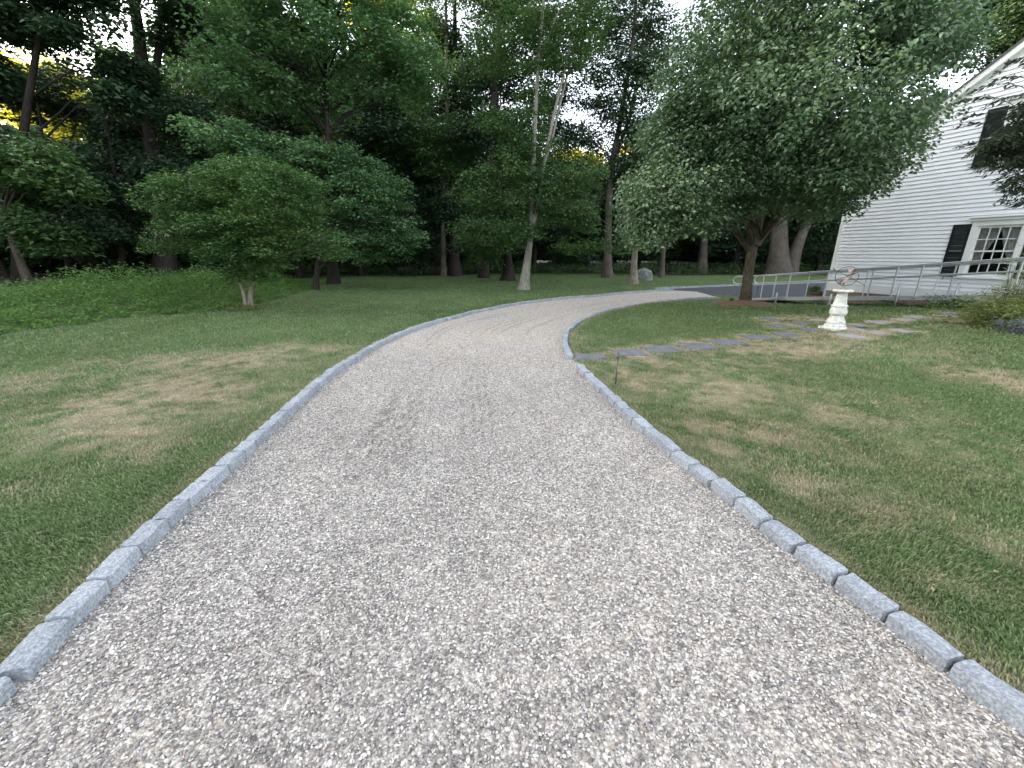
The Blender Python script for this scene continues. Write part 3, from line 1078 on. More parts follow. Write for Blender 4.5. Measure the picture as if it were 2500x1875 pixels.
def window(W, sash_rows):
    s0, s1, z0, z1 = W
    win = MB()
    hb(win, s0 - .05, s0 + .08, .003, .045, z0 - .02, z1 - .105)       # casings
    hb(win, s1 - .08, s1 + .05, .003, .045, z0 - .02, z1 - .105)
    hb(win, s0 - .05, s1 + .05, .003, .047, z1 - .104, z1 + .03)
    fr = win.build('window', M['trim'], house)
    mb = MB(); hb(mb, s0 - .12, s1 + .12, .003, .10, z1 + .031, z1 + .055); hb(mb, s0 - .09, s1 + .09, .003, .075, z1 + .056, z1 + .10); hb(mb, s0 - .13, s1 + .13, .003, .13, z1 + .101, z1 + .125)
    mb.build('cap', M['trim'], fr)
    mb = MB(); hb(mb, s0 - .09, s1 + .09, -.02, .09, z0 - .06, z0 - .021)
    mb.build('sill', M['trim'], fr)
    mb = MB()
    hb(mb, s0, s0 + .085, -.14, .002, z0, z1); hb(mb, s1 - .085, s1, -.14, .002, z0, z1)
    hb(mb, s0 + .086, s1 - .086, -.14, .002, z1 - .13, z1); hb(mb, s0 + .086, s1 - .086, -.14, .002, z0, z0 + .03)
    mb.build('frame', M['trim'], fr)
    i0, i1, j0, j1 = s0 + .087, s1 - .087, z0 + .031, z1 - .131
    mid = (j0 + j1) / 2
    for (a0, a1, q) in ((mid - .018, j1, -.045), (j0, mid + .018, -.075)):
        mb = MB()
        f = .038
        hb(mb, i0, i0 + f, q, q + .028, a0, a1); hb(mb, i1 - f, i1, q, q + .028, a0, a1)
        hb(mb, i0 + f, i1 - f, q, q + .028, a1 - f, a1); hb(mb, i0 + f, i1 - f, q, q + .028, a0, a0 + f)
        mb.build('sash', M['trim'], fr)
        g0, g1, h0, h1 = i0 + f, i1 - f, a0 + f, a1 - f
        pw = (g1 - g0) / 4
        ph = (h1 - h0) / 2
        for c in range(1, 4):
            mb = MB(); hb(mb, g0 + c * pw - .011, g0 + c * pw + .011, q + .004, q + .024, h0, h1)
            mb.build('muntin', M['trim'], fr)
        mb = MB()
        for c in range(4): hb(mb, g0 + c * pw + .0112, g0 + (c + 1) * pw - .0112, q + .005, q + .023, h0 + ph - .010, h0 + ph + .010)
        mb.build('muntin', M['trim'], fr)
        for c in range(4):
            for rr in range(2):
                mb = MB()
                x0, x1, y0, y1 = g0 + c * pw + .004, g0 + (c + 1) * pw - .004, h0 + rr * ph + .004, h0 + (rr + 1) * ph - .004
                tl = random.uniform(-.0012, .0012)
                mb.add([HM @ Vector(p) for p in ((x0, q + .012, y0), (x1, q + .012 + tl, y0), (x1, q + .012 + tl, y1), (x0, q + .012, y1))], [(0, 1, 2, 3)])
                mb.build('pane', M['glass'], fr)
    # curtains tied back to either side
    for sd in (0, 1):
        mb = MB()
        nz, ns = 16, 14
        vs, fs = [], []
        for j in range(nz + 1):
            t = j / nz
            z = j1 - t * (j1 - j0) * .80
            wdt = (i1 - i0) * (.50 * (1 - t) ** .75 + .05)
            for i in range(ns + 1):
                e = i / ns
                s = (i0 + e * wdt) if sd == 0 else (i1 - e * wdt)
                vs.append(HM @ Vector((s, -.15 + .018 * math.sin(e * 26 + t * 3) + .01 * math.sin(t * 9 + e * 4), z + .04 * e * math.sin(t * 7) * (1 - t))))
        for j in range(nz):
            for i in range(ns):
                a_ = j * (ns + 1) + i
                fs.append((a_, a_ + 1, a_ + ns + 2, a_ + ns + 1))
        mb.add(vs, fs)
        mb.build('curtain', M['curtain'], fr, True)
    mb = MB(); hb(mb, s0 - .3, s1 + .3, -1.25, -1.2, z0 - .4, z1 + .3)
    hb(mb, s0 - .35, s0 - .31, -1.25, -.16, z0 - .4, z1 + .3); hb(mb, s1 + .31, s1 + .35, -1.25, -.16, z0 - .4, z1 + .3)
    hb(mb, s0 - .3, s1 + .3, -1.2, -.16, z0 - .42, z0 - .4); hb(mb, s0 - .3, s1 + .3, -1.2, -.16, z1 + .3, z1 + .32)
    mb.build('room', M['room'], house)


window(W1, 4)
window(W2, 4)


def shutter(s0, s1, z0, z1):
    mb = MB()
    f = .045
    hb(mb, s0, s0 + f, .024, .058, z0, z1); hb(mb, s1 - f, s1, .024, .058, z0, z1)
    for a_, b_ in ((z0, z0 + .08), (z1 - .06, z1), ((z0 + z1) / 2 - .07, (z0 + z1) / 2 - .01)):
        hb(mb, s0 + f, s1 - f, .0245, .057, a_, b_)
    sh = mb.build('shutter', M['shutter'], house)
    mb = MB()
    z = z0 + .095
    while z < z1 - .08:
        if abs(z - (z0 + z1) / 2 + .04) > .045:
            mb.add([HM @ Vector(p) for p in ((s0 + f, .052, z), (s1 - f, .052, z), (s1 - f, .030, z + .030), (s0 + f, .030, z + .030), (s0 + f, .048, z - .004), (s1 - f, .048, z - .004), (s1 - f, .026, z + .026), (s0 + f, .026, z + .026))],
                   [(0, 1, 2, 3), (7, 6, 5, 4), (0, 4, 5, 1)])
        z += .034
    l = mb.build('louvres', M['shutter'], sh)
    l['kind'] = 'stuff'
    mb = MB(); mb.tube([HM @ Vector(p) for p in ((s0 + .1, .03, z0 - .005), (s0 + .12, .06, z0 - .03), (s0 + .13, .07, z0 - .07), (s0 + .09, .07, z0 - .09))], .007, 5)
    mb.build('shutter_dog', M['iron'], sh)


shutter(3.145, 3.542, 1.09, 2.54)
shutter(4.70, 5.10, 1.09, 2.54)
shutter(3.145, 3.542, 4.01, 5.44)
shutter(4.70, 5.10, 4.01, 5.44)

# ------------------------------------------------------------------ access ramp
RT_, RC_, RY0 = .29, 14.8, 17.1
rn = math.sqrt(1 + RT_ * RT_)
RM = Matrix(((RT_ / rn, -1 / rn, 0, RC_ - RT_ * RY0), (-1 / rn, -RT_ / rn, 0, RY0), (0, 0, 1, 0), (0, 0, 0, 1)))
rmp = empty('access_ramp', RM.translation, 'grey aluminium wheelchair ramp with handrails along the white house', 'ramp')


def rp(s, q, z): return RM @ Vector((s, q, z))


SL = .1
SE = 8.6                                                     # end of the slope, then a level landing


def rz(s): return SL * min(s, SE)


def strip(mb, s0, s1, q0, q1, za, zb):
    pts = []
    ss = [s0] + ([SE] if s0 < SE < s1 else []) + [s1]
    for i in range(len(ss) - 1):
        a_, b_ = ss[i], ss[i + 1]
        vs = [rp(s, q, rz(s) + z) for s in (a_, b_) for q in (q0, q1) for z in (za, zb)]
        mb.add(vs, [(0, 1, 3, 2), (4, 6, 7, 5), (0, 4, 5, 1), (2, 3, 7, 6), (0, 2, 6, 4), (1, 5, 7, 3)])
    return mb


strip(MB(), -.05, 12.5, -1.09, -.045, -.02, .012).build('deck', M['alu'], rmp)
for q in (0, -1.13):
    mb = MB(); strip(mb, -.12, 12.5, q - .04, q, -.052, .018); strip(mb, -.12, 12.5, q - .045, q + .012, .0185, .034); strip(mb, -.12, 12.5, q - .045, q + .012, -.066, -.0525)
    mb.build('side_channel', M['alu_light'], rmp)
    top = [(s, .9) for s in np.arange(0, 12.6, .9)]
    pts = [rp(s, q - .02, rz(s) + .9) for s in np.arange(12.5, -.01, -.5)]
    loop = [(-.5, .86), (-.95, .835), (-1.08, .80), (-1.17, .73), (-1.19, .66), (-1.15, .585), (-1.05, .535), (-.9, .53), (-.5, .56)]
    pts += [rp(s, q - .02, z) for s, z in loop]
    pts += [rp(s, q - .02, rz(s) + .60) for s in np.arange(0, 12.6, .5)]
    MB().tube(pts, .021, 8).build('handrail', M['alu_light'], rmp, True)
    MB().tube([rp(s, q - .02, rz(s) + .86) for s in (0.3, SE, 12.5)], .012, 6).build('stringer_rail', M['alu_light'], rmp, True)
main = [.92, 1.52, 2.9, 4.9, 5.5, 7.4, 9.3, 11]
thin = [.34, 2.22, 4.1, 5.88, 8.3, 10]
for s in main:
    mb = MB(); mb.tube([rp(s, .012, rz(s) - .06), rp(s, .012, rz(s) + .89)], .024, 4)
    mb.build('post', M['alu_light'], rmp)
    mb = MB(); mb.box((0, 0, 0), (.10, .05, .055), RM @ Matrix.Translation((s, .03, rz(s) + .02))); mb.box((0, 0, 0), (.05, .05, .03), RM @ Matrix.Translation((s - .04, .03, rz(s) - .045)))
    mb.build('bracket', M['alu_light'], rmp)
for s in thin:
    MB().tube([rp(s, -.02, rz(s) + .035), rp(s, -.02, rz(s) + .88)], .016, 6).build('baluster', M['alu_light'], rmp)
for s in (.5, 2.0, 3.5, 5.6, 7.2, 8.8, 10.4):
    MB().tube([rp(s, -1.15, rz(s) - .06), rp(s, -1.15, rz(s) + .88)], .022, 4).build('post', M['alu_light'], rmp)
for s, q, h in ((1.13, .06, .22), (3.19, .06, .14), (5.1, .06, .38), (7.2, .06, .2), (9.2, .06, .2), (2.0, -1.2, .24), (5.75, -1.2, .36), (8.2, -1.2, .2)):
    p0 = rp(s, q, 0)
    MB().tube([(p0.x, p0.y, float(zg(p0.x, p0.y)) - .03), rp(s, q, rz(s) + h)], .03, 8).build('leg', M['alu_light'], rmp, True)
    mb = MB(); mb.tube([(p0.x, p0.y, float(zg(p0.x, p0.y)) - .02), (p0.x, p0.y, float(zg(p0.x, p0.y)) + .005)], .07, 8)
    mb.build('foot', M['alu_light'], rmp)
for s in (4.6, 6.3):
    MB().tube([rp(s, -.05, rz(s) - .06), rp(s + .5, -.6, float(zg(*rp(s + .5, -.6, 0)[:2])))], .015, 5).build('brace', M['black'], rmp)

# ------------------------------------------------------------------ sundial
pc_ = at(2037, 800)
ped = empty('sundial_pedestal', pc_, 'weathered white cast stone pedestal standing on the lawn by the slabs', 'pedestal')
S = .00137
prof = [(168, 1345), (170, 1330), (165, 1314), (150, 1306), (136, 1300), (146, 1292), (147, 1282), (124, 1272), (122, 1262), (131, 1248), (127, 1220), (112, 1190), (98, 1165), (94, 1152), (98, 1145), (92, 1138), (84, 1131),
        (101, 1124), (116, 1110), (121, 1085), (118, 1060), (108, 1030), (103, 1000), (104, 990), (115, 984), (116, 972), (106, 964), (95, 958), (90, 930), (82, 880), (74, 830), (68, 785), (70, 768)]
hgt0 = 1340
mb = MB()
mb.lathe([(r * S, (hgt0 - y) * S - .01) for r, y in prof], tuple(pc_), 32)
b_ = mb.build('shaft', M['cast'], ped, True)
for v_ in b_.data.vertices:                                   # carved leaves and weathering
    d = v_.co - pc_
    zz = d.z / S
    an = math.atan2(d.y, d.x)
    if 225 < zz < 345 or 60 < zz < 190:
        f = 1 + .035 * math.sin(an * 9 + zz * .03)
        v_.co.x, v_.co.y = pc_.x + d.x * f, pc_.y + d.y * f
mb = MB(); mb.lathe([(.09, 0), (.15, .004), (.185, .012), (.192, .03), (.19, .048), (.18, .058), (.17, .06)], (pc_.x, pc_.y, pc_.z + (hgt0 - 768) * S - .006), 32)
mb.build('top_disc', M['cast'], ped, True)
mb = MB()
for j in range(1): mb.box((pc_.x, pc_.y, pc_.z - .01), (.43, .43, .05), None)
mb.build('plinth', M['cast'], ped)
zt = pc_.z + (hgt0 - 768) * S + .054
arm = empty('armillary_sundial', (pc_.x, pc_.y, zt), 'rusty armillary sundial of metal rings on the white pedestal', 'sundial')
cc = Vector((pc_.x + .01, pc_.y, zt + .285))
vr = Vector((pc_.x, pc_.y, 0)).normalized()
rt = Vector((vr.y, -vr.x, 0))                                # to the right as seen from the drive
upv = Vector((0, 0, 1))
R_ = .20
pts = [cc + (rt * math.cos(a_) + upv * math.sin(a_)) * R_ for a_ in np.linspace(math.radians(62), math.radians(380), 40)]
MB().tube(pts, .0065, 6).build('meridian_ring', M['iron'], arm, True)
ax = (rt * math.cos(math.radians(-28)) + upv * math.sin(math.radians(-28)) - vr * .25).normalized()
e1 = vr.cross(ax).normalized()
e2 = ax.cross(e1).normalized()
vs, fs = [], []
nb = 44
for i in range(nb + 1):
    a_ = math.radians(-60 + 300 * i / nb)
    for wz, rr_ in ((-.032, R_ - .012), (.032, R_ - .012), (.032, R_ - .006), (-.032, R_ - .006)):
        vs.append(cc + (e1 * math.cos(a_) + e2 * math.sin(a_)) * rr_ + ax * wz)
for i in range(nb):
    for k_ in range(4):
        a_, b2 = i * 4 + k_, i * 4 + (k_ + 1) % 4
        fs.append((a_, b2, b2 + 4, a_ + 4))
MB().add(vs, fs).build('equatorial_band', M['iron_pale'], arm, True)
a0_, a1_ = cc - ax * .31, cc + ax * .36
mb = MB(); mb.tube([a0_, a1_], .005, 6); mb.tube([a1_, a1_ + ax * .05], [.014, .0005], 6)
mb.tube([a0_ - ax * .02 - e1 * .02, a0_ + ax * .05], .005, 4); mb.tube([a0_ - ax * .02 + e1 * .02, a0_ + ax * .05], .005, 4)
mb.build('arrow', M['iron'], arm)
pts = [cc + (vr * math.cos(a_) + (rt * .9 + upv * .43).normalized() * math.sin(a_)) * R_ * .96 for a_ in np.linspace(0, math.radians(250), 30)]
MB().tube(pts, .006, 6).build('horizon_ring', M['iron'], arm, True)
mb = MB(); mb.lathe([(.085, 0), (.08, .012), (.05, .03), (.028, .05), (.014, .07), (.012, .10)], (pc_.x + .01, pc_.y, zt), 20)
mb.build('base', M['iron_pale'], arm, True)
mb = MB(); mb.lathe([(.001, 0), (.016, .006), (.02, .02), (.016, .034), (.001, .04)], (pc_.x - .02, pc_.y, zt + .105), 12)
mb.build('knob', M['iron'], arm, True)


# ------------------------------------------------------------------ path lights, spotlight, planter
def path_light(p, h, r, label, mat):
    t = empty('path_light', p, label, 'path light', 'low garden lights')
    mb = MB(); mb.tube([(p.x, p.y, p.z - .05), (p.x + .004, p.y, p.z + h * .93)], .0085, 8)
    mb.build('stake', mat, t, True)
    mb = MB(); mb.lathe([(.016, 0), (.024, .004), (.024, .03), (.014, .036)], (p.x + .004, p.y, p.z + h * .90), 12)
    mb.build('lamp_holder', mat, t, True)
    mb = MB(); mb.lathe([(.012, .0), (r * .9, -.004), (r, -.002), (r, .002), (r * .55, .020), (.016, .034), (.010, .040), (.010, .055), (.001, .058)], (p.x + .004, p.y, p.z + h * .95), 24)
    mb.build('hat', mat, t, True)


path_light(at(1503, 935), .40, .056, 'small grey hat topped path light between the kerb and the stepping stones', M['lamp_metal'])
path_light(at(1847, 722, GZ), .36, .05, 'thin black path light standing behind the pear trunk by the asphalt', M['black'])
p = at(1783, 741)
sp = empty('spotlight', p, 'small black landscape spotlight on the left of the mulch ring', 'spotlight')
MB().tube([(p.x, p.y, p.z + .02), (p.x + .06, p.y + .05, p.z + .16)], .07, 12).build('housing', M['black'], sp)
MB().tube([(p.x, p.y, p.z - .05), (p.x, p.y, p.z + .06)], .012, 6).build('stake', M['black'], sp)

pp = Vector((.722 * 16.9, 16.9, -.03))
pl = empty('wooden_planter', pp, 'brown wooden planter tub at the far corner of the white house', 'planter')
MB().lathe([(.30, 0), (.34, .30), (.36, .335), (.33, .335), (.31, .27)], tuple(pp), 20).build('tub', M['wood'], pl)
for zz in (.07, .24):
    MB().lathe([(.315 + zz * .12, 0), (.325 + zz * .12, .0), (.325 + zz * .12, .03), (.315 + zz * .12, .03)], (pp.x, pp.y, pp.z + zz), 20).build('hoop', M['black'], pl)

# ------------------------------------------------------------------ mulch ring
mc = at(1812, 742)
nr, na = 22, 64
vs, fs = [], []
for i in range(nr + 1):
    rr_ = i / nr
    for j in range(na):
        a_ = 2 * math.pi * j / na
        ed = 1 + .08 * math.sin(3 * a_ + 1) + .05 * math.sin(7 * a_)
        x, y = mc.x + 1.10 * rr_ * ed * math.cos(a_), mc.y + 1.0 * rr_ * ed * math.sin(a_)
        z = float(zg(x, y)) - .03 + .15 * (1 - rr_ ** 2.2) + random.uniform(-.012, .012)
        vs.append((x, y, z))
for i in range(nr):
    for j in range(na):
        j2 = (j + 1) % na
        fs.append((i * na + j, i * na + j2, (i + 1) * na + j2, (i + 1) * na + j))
MUL = (mc.x, mc.y, mc.z)
o = MB().add(vs, fs).build('mulch', M['mulch'], None, True)
tag(o, 'red brown mulch mound round the foot of the pear tree', 'mulch', kind='stuff')

# ------------------------------------------------------------------ boulder
def rock_mesh(name, seed, sub=3, mat=None):
    bm = bmesh.new()
    bmesh.ops.create_icosphere(bm, subdivisions=sub, radius=1)
    r = random.Random(seed)
    pl_ = [(Vector((r.uniform(-1, 1), r.uniform(-1, 1), r.uniform(-.6, 1))).normalized(), r.uniform(.55, .9)) for _ in range(11)]
    for v_ in bm.verts:
        for n_, d_ in pl_:
            e = v_.co.dot(n_) - d_
            if e > 0: v_.co -= n_ * e * .85
    me = bpy.data.meshes.new(name)
    bm.to_mesh(me)
    bm.free()
    if mat: me.materials.append(mat)
    return me


bp = at(1573, 683)
o = bpy.data.objects.new('boulder', rock_mesh('boulder', 4, 4, M['rock']))
COL.objects.link(o)
o.location = (bp.x, bp.y, bp.z + .28)
o.scale = (.78, .7, .62)
o.rotation_euler = (.1, .15, .4)
tag(o, 'pale lichened boulder behind the crooked trunk at the lawn edge', 'boulder')

# ------------------------------------------------------------------ dry stone wall, rail fence and road at the back
sw = empty('stone_wall', (P(1740, 655, 48).x, 48, 0), 'low dry stone wall at the back beyond the trees', 'wall')
RK = [rock_mesh('stone', s, 1, M['stone_wall']) for s in range(5)]
x0, x1 = P(1450, 655, 46).x, P(2120, 655, 50).x
rr = random.Random(5)
for row in range(3):
    x = x0 + rr.uniform(0, .3)
    while x < x1:
        wd_ = rr.uniform(.28, .52)
        t = (x - x0) / (x1 - x0)
        y = 46 + 4 * t
        o = bpy.data.objects.new('stone', rr.choice(RK))
        COL.objects.link(o)
        o.parent = sw
        o.location = (x - sw.location.x, y - 48 + rr.uniform(-.08, .08), .12 + row * .27 + rr.uniform(-.04, .04))
        o.scale = (wd_ * .55, rr.uniform(.25, .35), rr.uniform(.15, .2))
        o.rotation_euler = (rr.uniform(-.2, .2), rr.uniform(-.2, .2), rr.uniform(0, .6))
        x += wd_ * 1.02 + (.12 if row else 0)
mb = MB()
mb.add([(x0 - 6, 53, .78), (x1 + 14, 57, .78), (x1 + 14, 62, 1.02), (x0 - 6, 59, 1.02), (x0 - 6, 53, -.3), (x1 + 14, 57, -.3)], [(0, 1, 2, 3), (4, 5, 1, 0)])
tag(mb.build('road', M['pale_road']), kind='structure')
fe = empty('rail_fence', (P(1700, 640, 54).x, 54, .7), 'dark post and rail fence beyond the stone wall by the far road', 'fence')
fx0, fx1 = P(1560, 640, 52).x, P(1900, 640, 54).x
x = fx0
prev = None
while x < fx1:
    y = 52.2 + 2 * (x - fx0) / (fx1 - fx0)
    MB().box((x, y, 1.1), (.13, .13, 1.35)).build('post', M['bark_dark'], fe)
    if prev:
        for z in (1.2, 1.55):
            MB().tube([(prev[0], prev[1] - .02, z), (x, y - .02, z + .03)], .055, 5).build('rail', M['bark_dark'], fe)
    prev = (x, y)
    x += 2.5
# ------------------------------------------------------------------ vegetation
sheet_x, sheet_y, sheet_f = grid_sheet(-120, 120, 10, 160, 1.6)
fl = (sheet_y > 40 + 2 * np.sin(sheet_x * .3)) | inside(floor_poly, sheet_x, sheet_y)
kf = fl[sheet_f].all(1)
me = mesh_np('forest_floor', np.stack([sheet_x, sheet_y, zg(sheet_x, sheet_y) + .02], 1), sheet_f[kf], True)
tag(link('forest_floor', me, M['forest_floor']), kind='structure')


def leaf_arrays(C, cr, cv, per, size, flat, rng, aspect=.55, droop=.25, upness=.9):
    """per leaves round every clump centre: two triangles each, folded on the midrib"""
    n = len(C) * per
    ci = np.repeat(np.arange(len(C)), per)
    off = rng.normal(0, 1, (n, 3))
    off /= np.linalg.norm(off, axis=1)[:, None] + 1e-9
    off *= (rng.random(n) ** .45)[:, None]
    off[:, 2] *= flat
    # sprays sag at their rim
    off[:, 2] -= .28 * (off[:, 0] ** 2 + off[:, 1] ** 2)
    p = C[ci] + off * cr[ci][:, None]
    a = np.arctan2(off[:, 1], off[:, 0]) + rng.normal(0, 1.0, n)
    L = size * rng.uniform(.65, 1.25, n)
    dz = rng.normal(-droop, .35, n)
    d = np.stack([np.cos(a), np.sin(a), dz], 1)
    d /= np.linalg.norm(d, axis=1)[:, None]
    nrm = np.stack([rng.normal(0, .55, n) + off[:, 0] * .5, rng.normal(0, .55, n) + off[:, 1] * .5, np.full(n, upness)], 1)
    nrm -= d * (nrm * d).sum(1)[:, None]
    nrm /= np.linalg.norm(nrm, axis=1)[:, None] + 1e-9
    s = np.cross(d, nrm)
    W = L * aspect * .5
    b = p
    t = p + d * L[:, None]
    mid = p + d * (L * .42)[:, None] + nrm * (W * .35)[:, None]
    l, r = mid + s * W[:, None], mid - s * W[:, None]
    V = np.stack([b, r, t, l], 1).reshape(-1, 3)
    i = np.arange(n) * 4
    T = np.concatenate([np.stack([i, i + 1, i + 2], 1), np.stack([i, i + 2, i + 3], 1)])
    var = np.clip(cv[ci] * .55 + rng.random(n) * .45, 0, 1)
    return V, T, np.tile(var, 2)


def tube_arrays(paths, sides=6):
    V, F, b = [], [], 0
    for pts, rad in paths:
        pts = np.asarray(pts, float)
        k = len(pts)
        d = np.gradient(pts, axis=0)
        d /= np.linalg.norm(d, axis=1)[:, None] + 1e-9
        ref = np.array([1.0, .13, .07])
        u = np.cross(d, ref)
        u /= np.linalg.norm(u, axis=1)[:, None] + 1e-9
        w_ = np.cross(d, u)
        a = np.linspace(0, 2 * np.pi, sides, endpoint=False)
        ring = pts[:, None, :] + (u[:, None, :] * np.cos(a)[None, :, None] + w_[:, None, :] * np.sin(a)[None, :, None]) * np.asarray(rad)[:, None, None]
        V.append(ring.reshape(-1, 3))
        i = np.arange(k - 1)[:, None] * sides
        j = np.arange(sides)[None, :]
        j2 = (j + 1) % sides
        F.append(np.stack([i + j, i + j2, i + sides + j2, i + sides + j], -1).reshape(-1, 4) + b)
        b += k * sides
    return np.concatenate(V), np.concatenate(F)


def mpp(u, v, D):
    return D / (FPX * ray(u, v)[1])


def ell(u, v, ru, rv, D, rd=None):
    """ellipsoid of foliage: centre and radii in metres"""
    c = P(u, v, D)
    f = ray(u, v)[1]
    m = D / (FPX * f)
    rx = ru * m
    rz2 = rv * m / f * (1.0)
    return (c.x, c.y, c.z, rx, rd if rd else max(.8, (rx + rz2) / 2 * .9), rz2)


def trunk_px(D, pts, base=None):
    out = []
    for i, (u, v, wpx) in enumerate(pts):
        p = P(u, v, D)
        out.append((p.x, p.y, p.z, wpx / 2 * mpp(u, v, D)))
    return out


def densify(tr, rng, wob=.006, flare=True, ground=True):
    tr = np.array(tr, float)
    n = len(tr)
    out = []
    for i in range(n - 1):
        for t in np.linspace(0, 1, 5, endpoint=False):
            out.append(tr[i] * (1 - t) + tr[i + 1] * t)
    out.append(tr[-1])
    out = np.array(out)
    for _ in range(3): out[1:-1] = out[1:-1] * .5 + (out[:-2] + out[2:]) * .25
    if ground:
        z0 = float(zg(out[0, 0], out[0, 1])) - .12
        out[0, 2] = z0
    k = len(out)
    out[1:-1, :2] += rng.normal(0, 1, (k - 2, 2)) * out[1:-1, 3:4] * wob * 4
    if flare:
        h = out[:, 2] - out[0, 2]
        out[:, 3] *= 1 + flare * np.exp(-h / (out[0, 3] * 2.2 + .05))
    return out


def tree(name, label, trunks, ells, nclump, per, size, leaf, bark, seed, flat=.55, cr=(.5, 1.0), gap=.3, nlimb=40, group='trees of the wood edge',
         cat='tree', aspect=.55, droop=.25, shell=.45, gfreq=.5, limb_r=.035, extra_tips=(), upness=.9, grounded=True, low=.8, flare=.5, bottom_ok=0.0, sides=8):
    rng = np.random.default_rng(seed)
    paths = []
    dens = []
    for ti, tr in enumerate(trunks):
        dd = densify(tr, rng, flare=flare if (ti == 0 or tr[0][2] < .5) else 0, ground=(tr[0][2] < .6 and grounded))
        dens.append(dd)
        paths.append((dd[:, :3], dd[:, 3]))
    base = dens[0][0]
    root = empty(name, (base[0], base[1], base[2] + .12), label, cat, group)
    E = np.array(ells, float)
    wts = (E[:, 3] * E[:, 4] * E[:, 5]) ** .7
    wts /= wts.sum()
    C = []
    tries = 0
    while len(C) < nclump and tries < 40:
        m = nclump * 2
        e = E[rng.choice(len(E), m, p=wts)]
        d = rng.normal(0, 1, (m, 3))
        d /= np.linalg.norm(d, axis=1)[:, None]
        q = e[:, :3] + d * e[:, 3:] * (rng.random(m) ** shell)[:, None]
        nz = vnoise(q[:, 0] + q[:, 2] * .73, q[:, 1] * .8 + q[:, 2] * 1.1, gfreq, seed % 97 + 3)
        ok = (nz > gap) & (q[:, 2] > bottom_ok)
        C += list(q[ok])
        tries += 1
    C = np.array(C[:nclump])
    if len(extra_tips): C = np.concatenate([C, np.array(extra_tips)])
    n = len(C)
    crr = rng.uniform(cr[0], cr[1], n)
    cv = np.clip(.5 + .95 * (vnoise(C[:, 0] + C[:, 2], C[:, 1] - C[:, 2] * .6, .7, seed % 89) - .5) + rng.normal(0, .18, n), 0, 1)
    V, T, var = leaf_arrays(C, crr, cv, per, size, flat, rng, aspect, droop, upness)
    # limbs
    allp = np.concatenate(dens)
    pick = rng.permutation(n)[:nlimb]
    for i in pick:
        c = C[i]
        hd = np.hypot(allp[:, 0] - c[0], allp[:, 1] - c[1])
        dz = c[2] - allp[:, 2]
        cost = np.sqrt(hd ** 2 + dz ** 2) + np.where(dz < .35 * hd, 2 + (.35 * hd - dz) * 2, 0) + np.where(allp[:, 2] < base[2] + low, 60, 0)
        j = int(np.argmin(cost))
        s = allp[j]
        ln = np.linalg.norm(c - s[:3])
        r0 = min(s[3] * .55, limb_r * (.4 + ln * .25))
        t = np.linspace(0, 1, 6)[:, None]
        bend = np.array([0, 0, .12 * ln]) * np.sin(t * np.pi) + rng.normal(0, .03 * ln, (6, 3)) * np.sin(t * np.pi)
        pth = s[:3] * (1 - t) + c * t + bend
        paths.append((pth, r0 * (1 - .85 * t[:, 0])))
    TV, TF = tube_arrays(paths, sides)
    link('trunk', mesh_np('trunk', TV, TF, True), bark, root)
    crown = link('crown', mesh_np('crown', V, T, False, fattr={'var': var}), leaf, root)
    crown['kind'] = 'stuff'
    return root, C, crr, rng


def tpx(D, *pts): return trunk_px(D, pts)


# --- pear tree in front of the house
dt = at(1820, 738).y
tr = [tpx(dt, (1819, 739, 25), (1824, 690, 22), (1831, 640, 22), (1838, 602, 22), (1850, 560, 18), (1866, 480, 15), (1890, 300, 13), (1905, 100, 8), (1900, -60, 5)),
      tpx(dt, (1836, 618, 15), (1812, 590, 10), (1790, 560, 9), (1762, 500, 7), (1720, 430, 4)),
      tpx(dt, (1838, 600, 14), (1826, 560, 11), (1818, 510, 9), (1800, 430, 6), (1760, 300, 4)),
      tpx(dt - .6, (1848, 600, 14), (1872, 565, 10), (1910, 540, 8), (1960, 500, 6), (2030, 420, 4))]
PE = [ell(1770, 380, 210, 160, 13.6, 2.6), ell(1680, 320, 105, 120, 13.0, 1.8), ell(1690, 440, 120, 90, 12.6, 1.5), ell(1980, 245, 270, 220, 11.6, 2.8), ell(1900, -20, 220, 220, 12.5, 3), ell(2215, 95, 105, 125, 10.9, 1.3), ell(1625, 480, 105, 90, 13.2, 1.5),
      ell(1940, 460, 160, 70, 12.2, 2.0), ell(2120, 370, 90, 75, 10.6, 1.0), ell(1760, 200, 160, 150, 13.2, 2.3), ell(2040, 440, 90, 70, 11, 1.2), ell(2190, 290, 70, 60, 10.3, .8), ell(1590, 550, 65, 45, 13.2, 1), ell(1700, 530, 90, 40, 12.8, 1.2), ell(2070, 10, 160, 140, 11.3, 2)]
pear, PC, PR, prng = tree('pear_tree', 'large dense pear tree with broad grey green crown in a mulch ring before the house', tr, PE, 1380, 104, .108, M['leaf_pear'], M['bark_pear'], 11,
                          flat=.75, cr=(.32, .62), gap=.13, nlimb=90, group=None, aspect=.62, droop=.55, shell=.33, gfreq=.9, limb_r=.03, upness=.6, low=2.3, flare=.25)
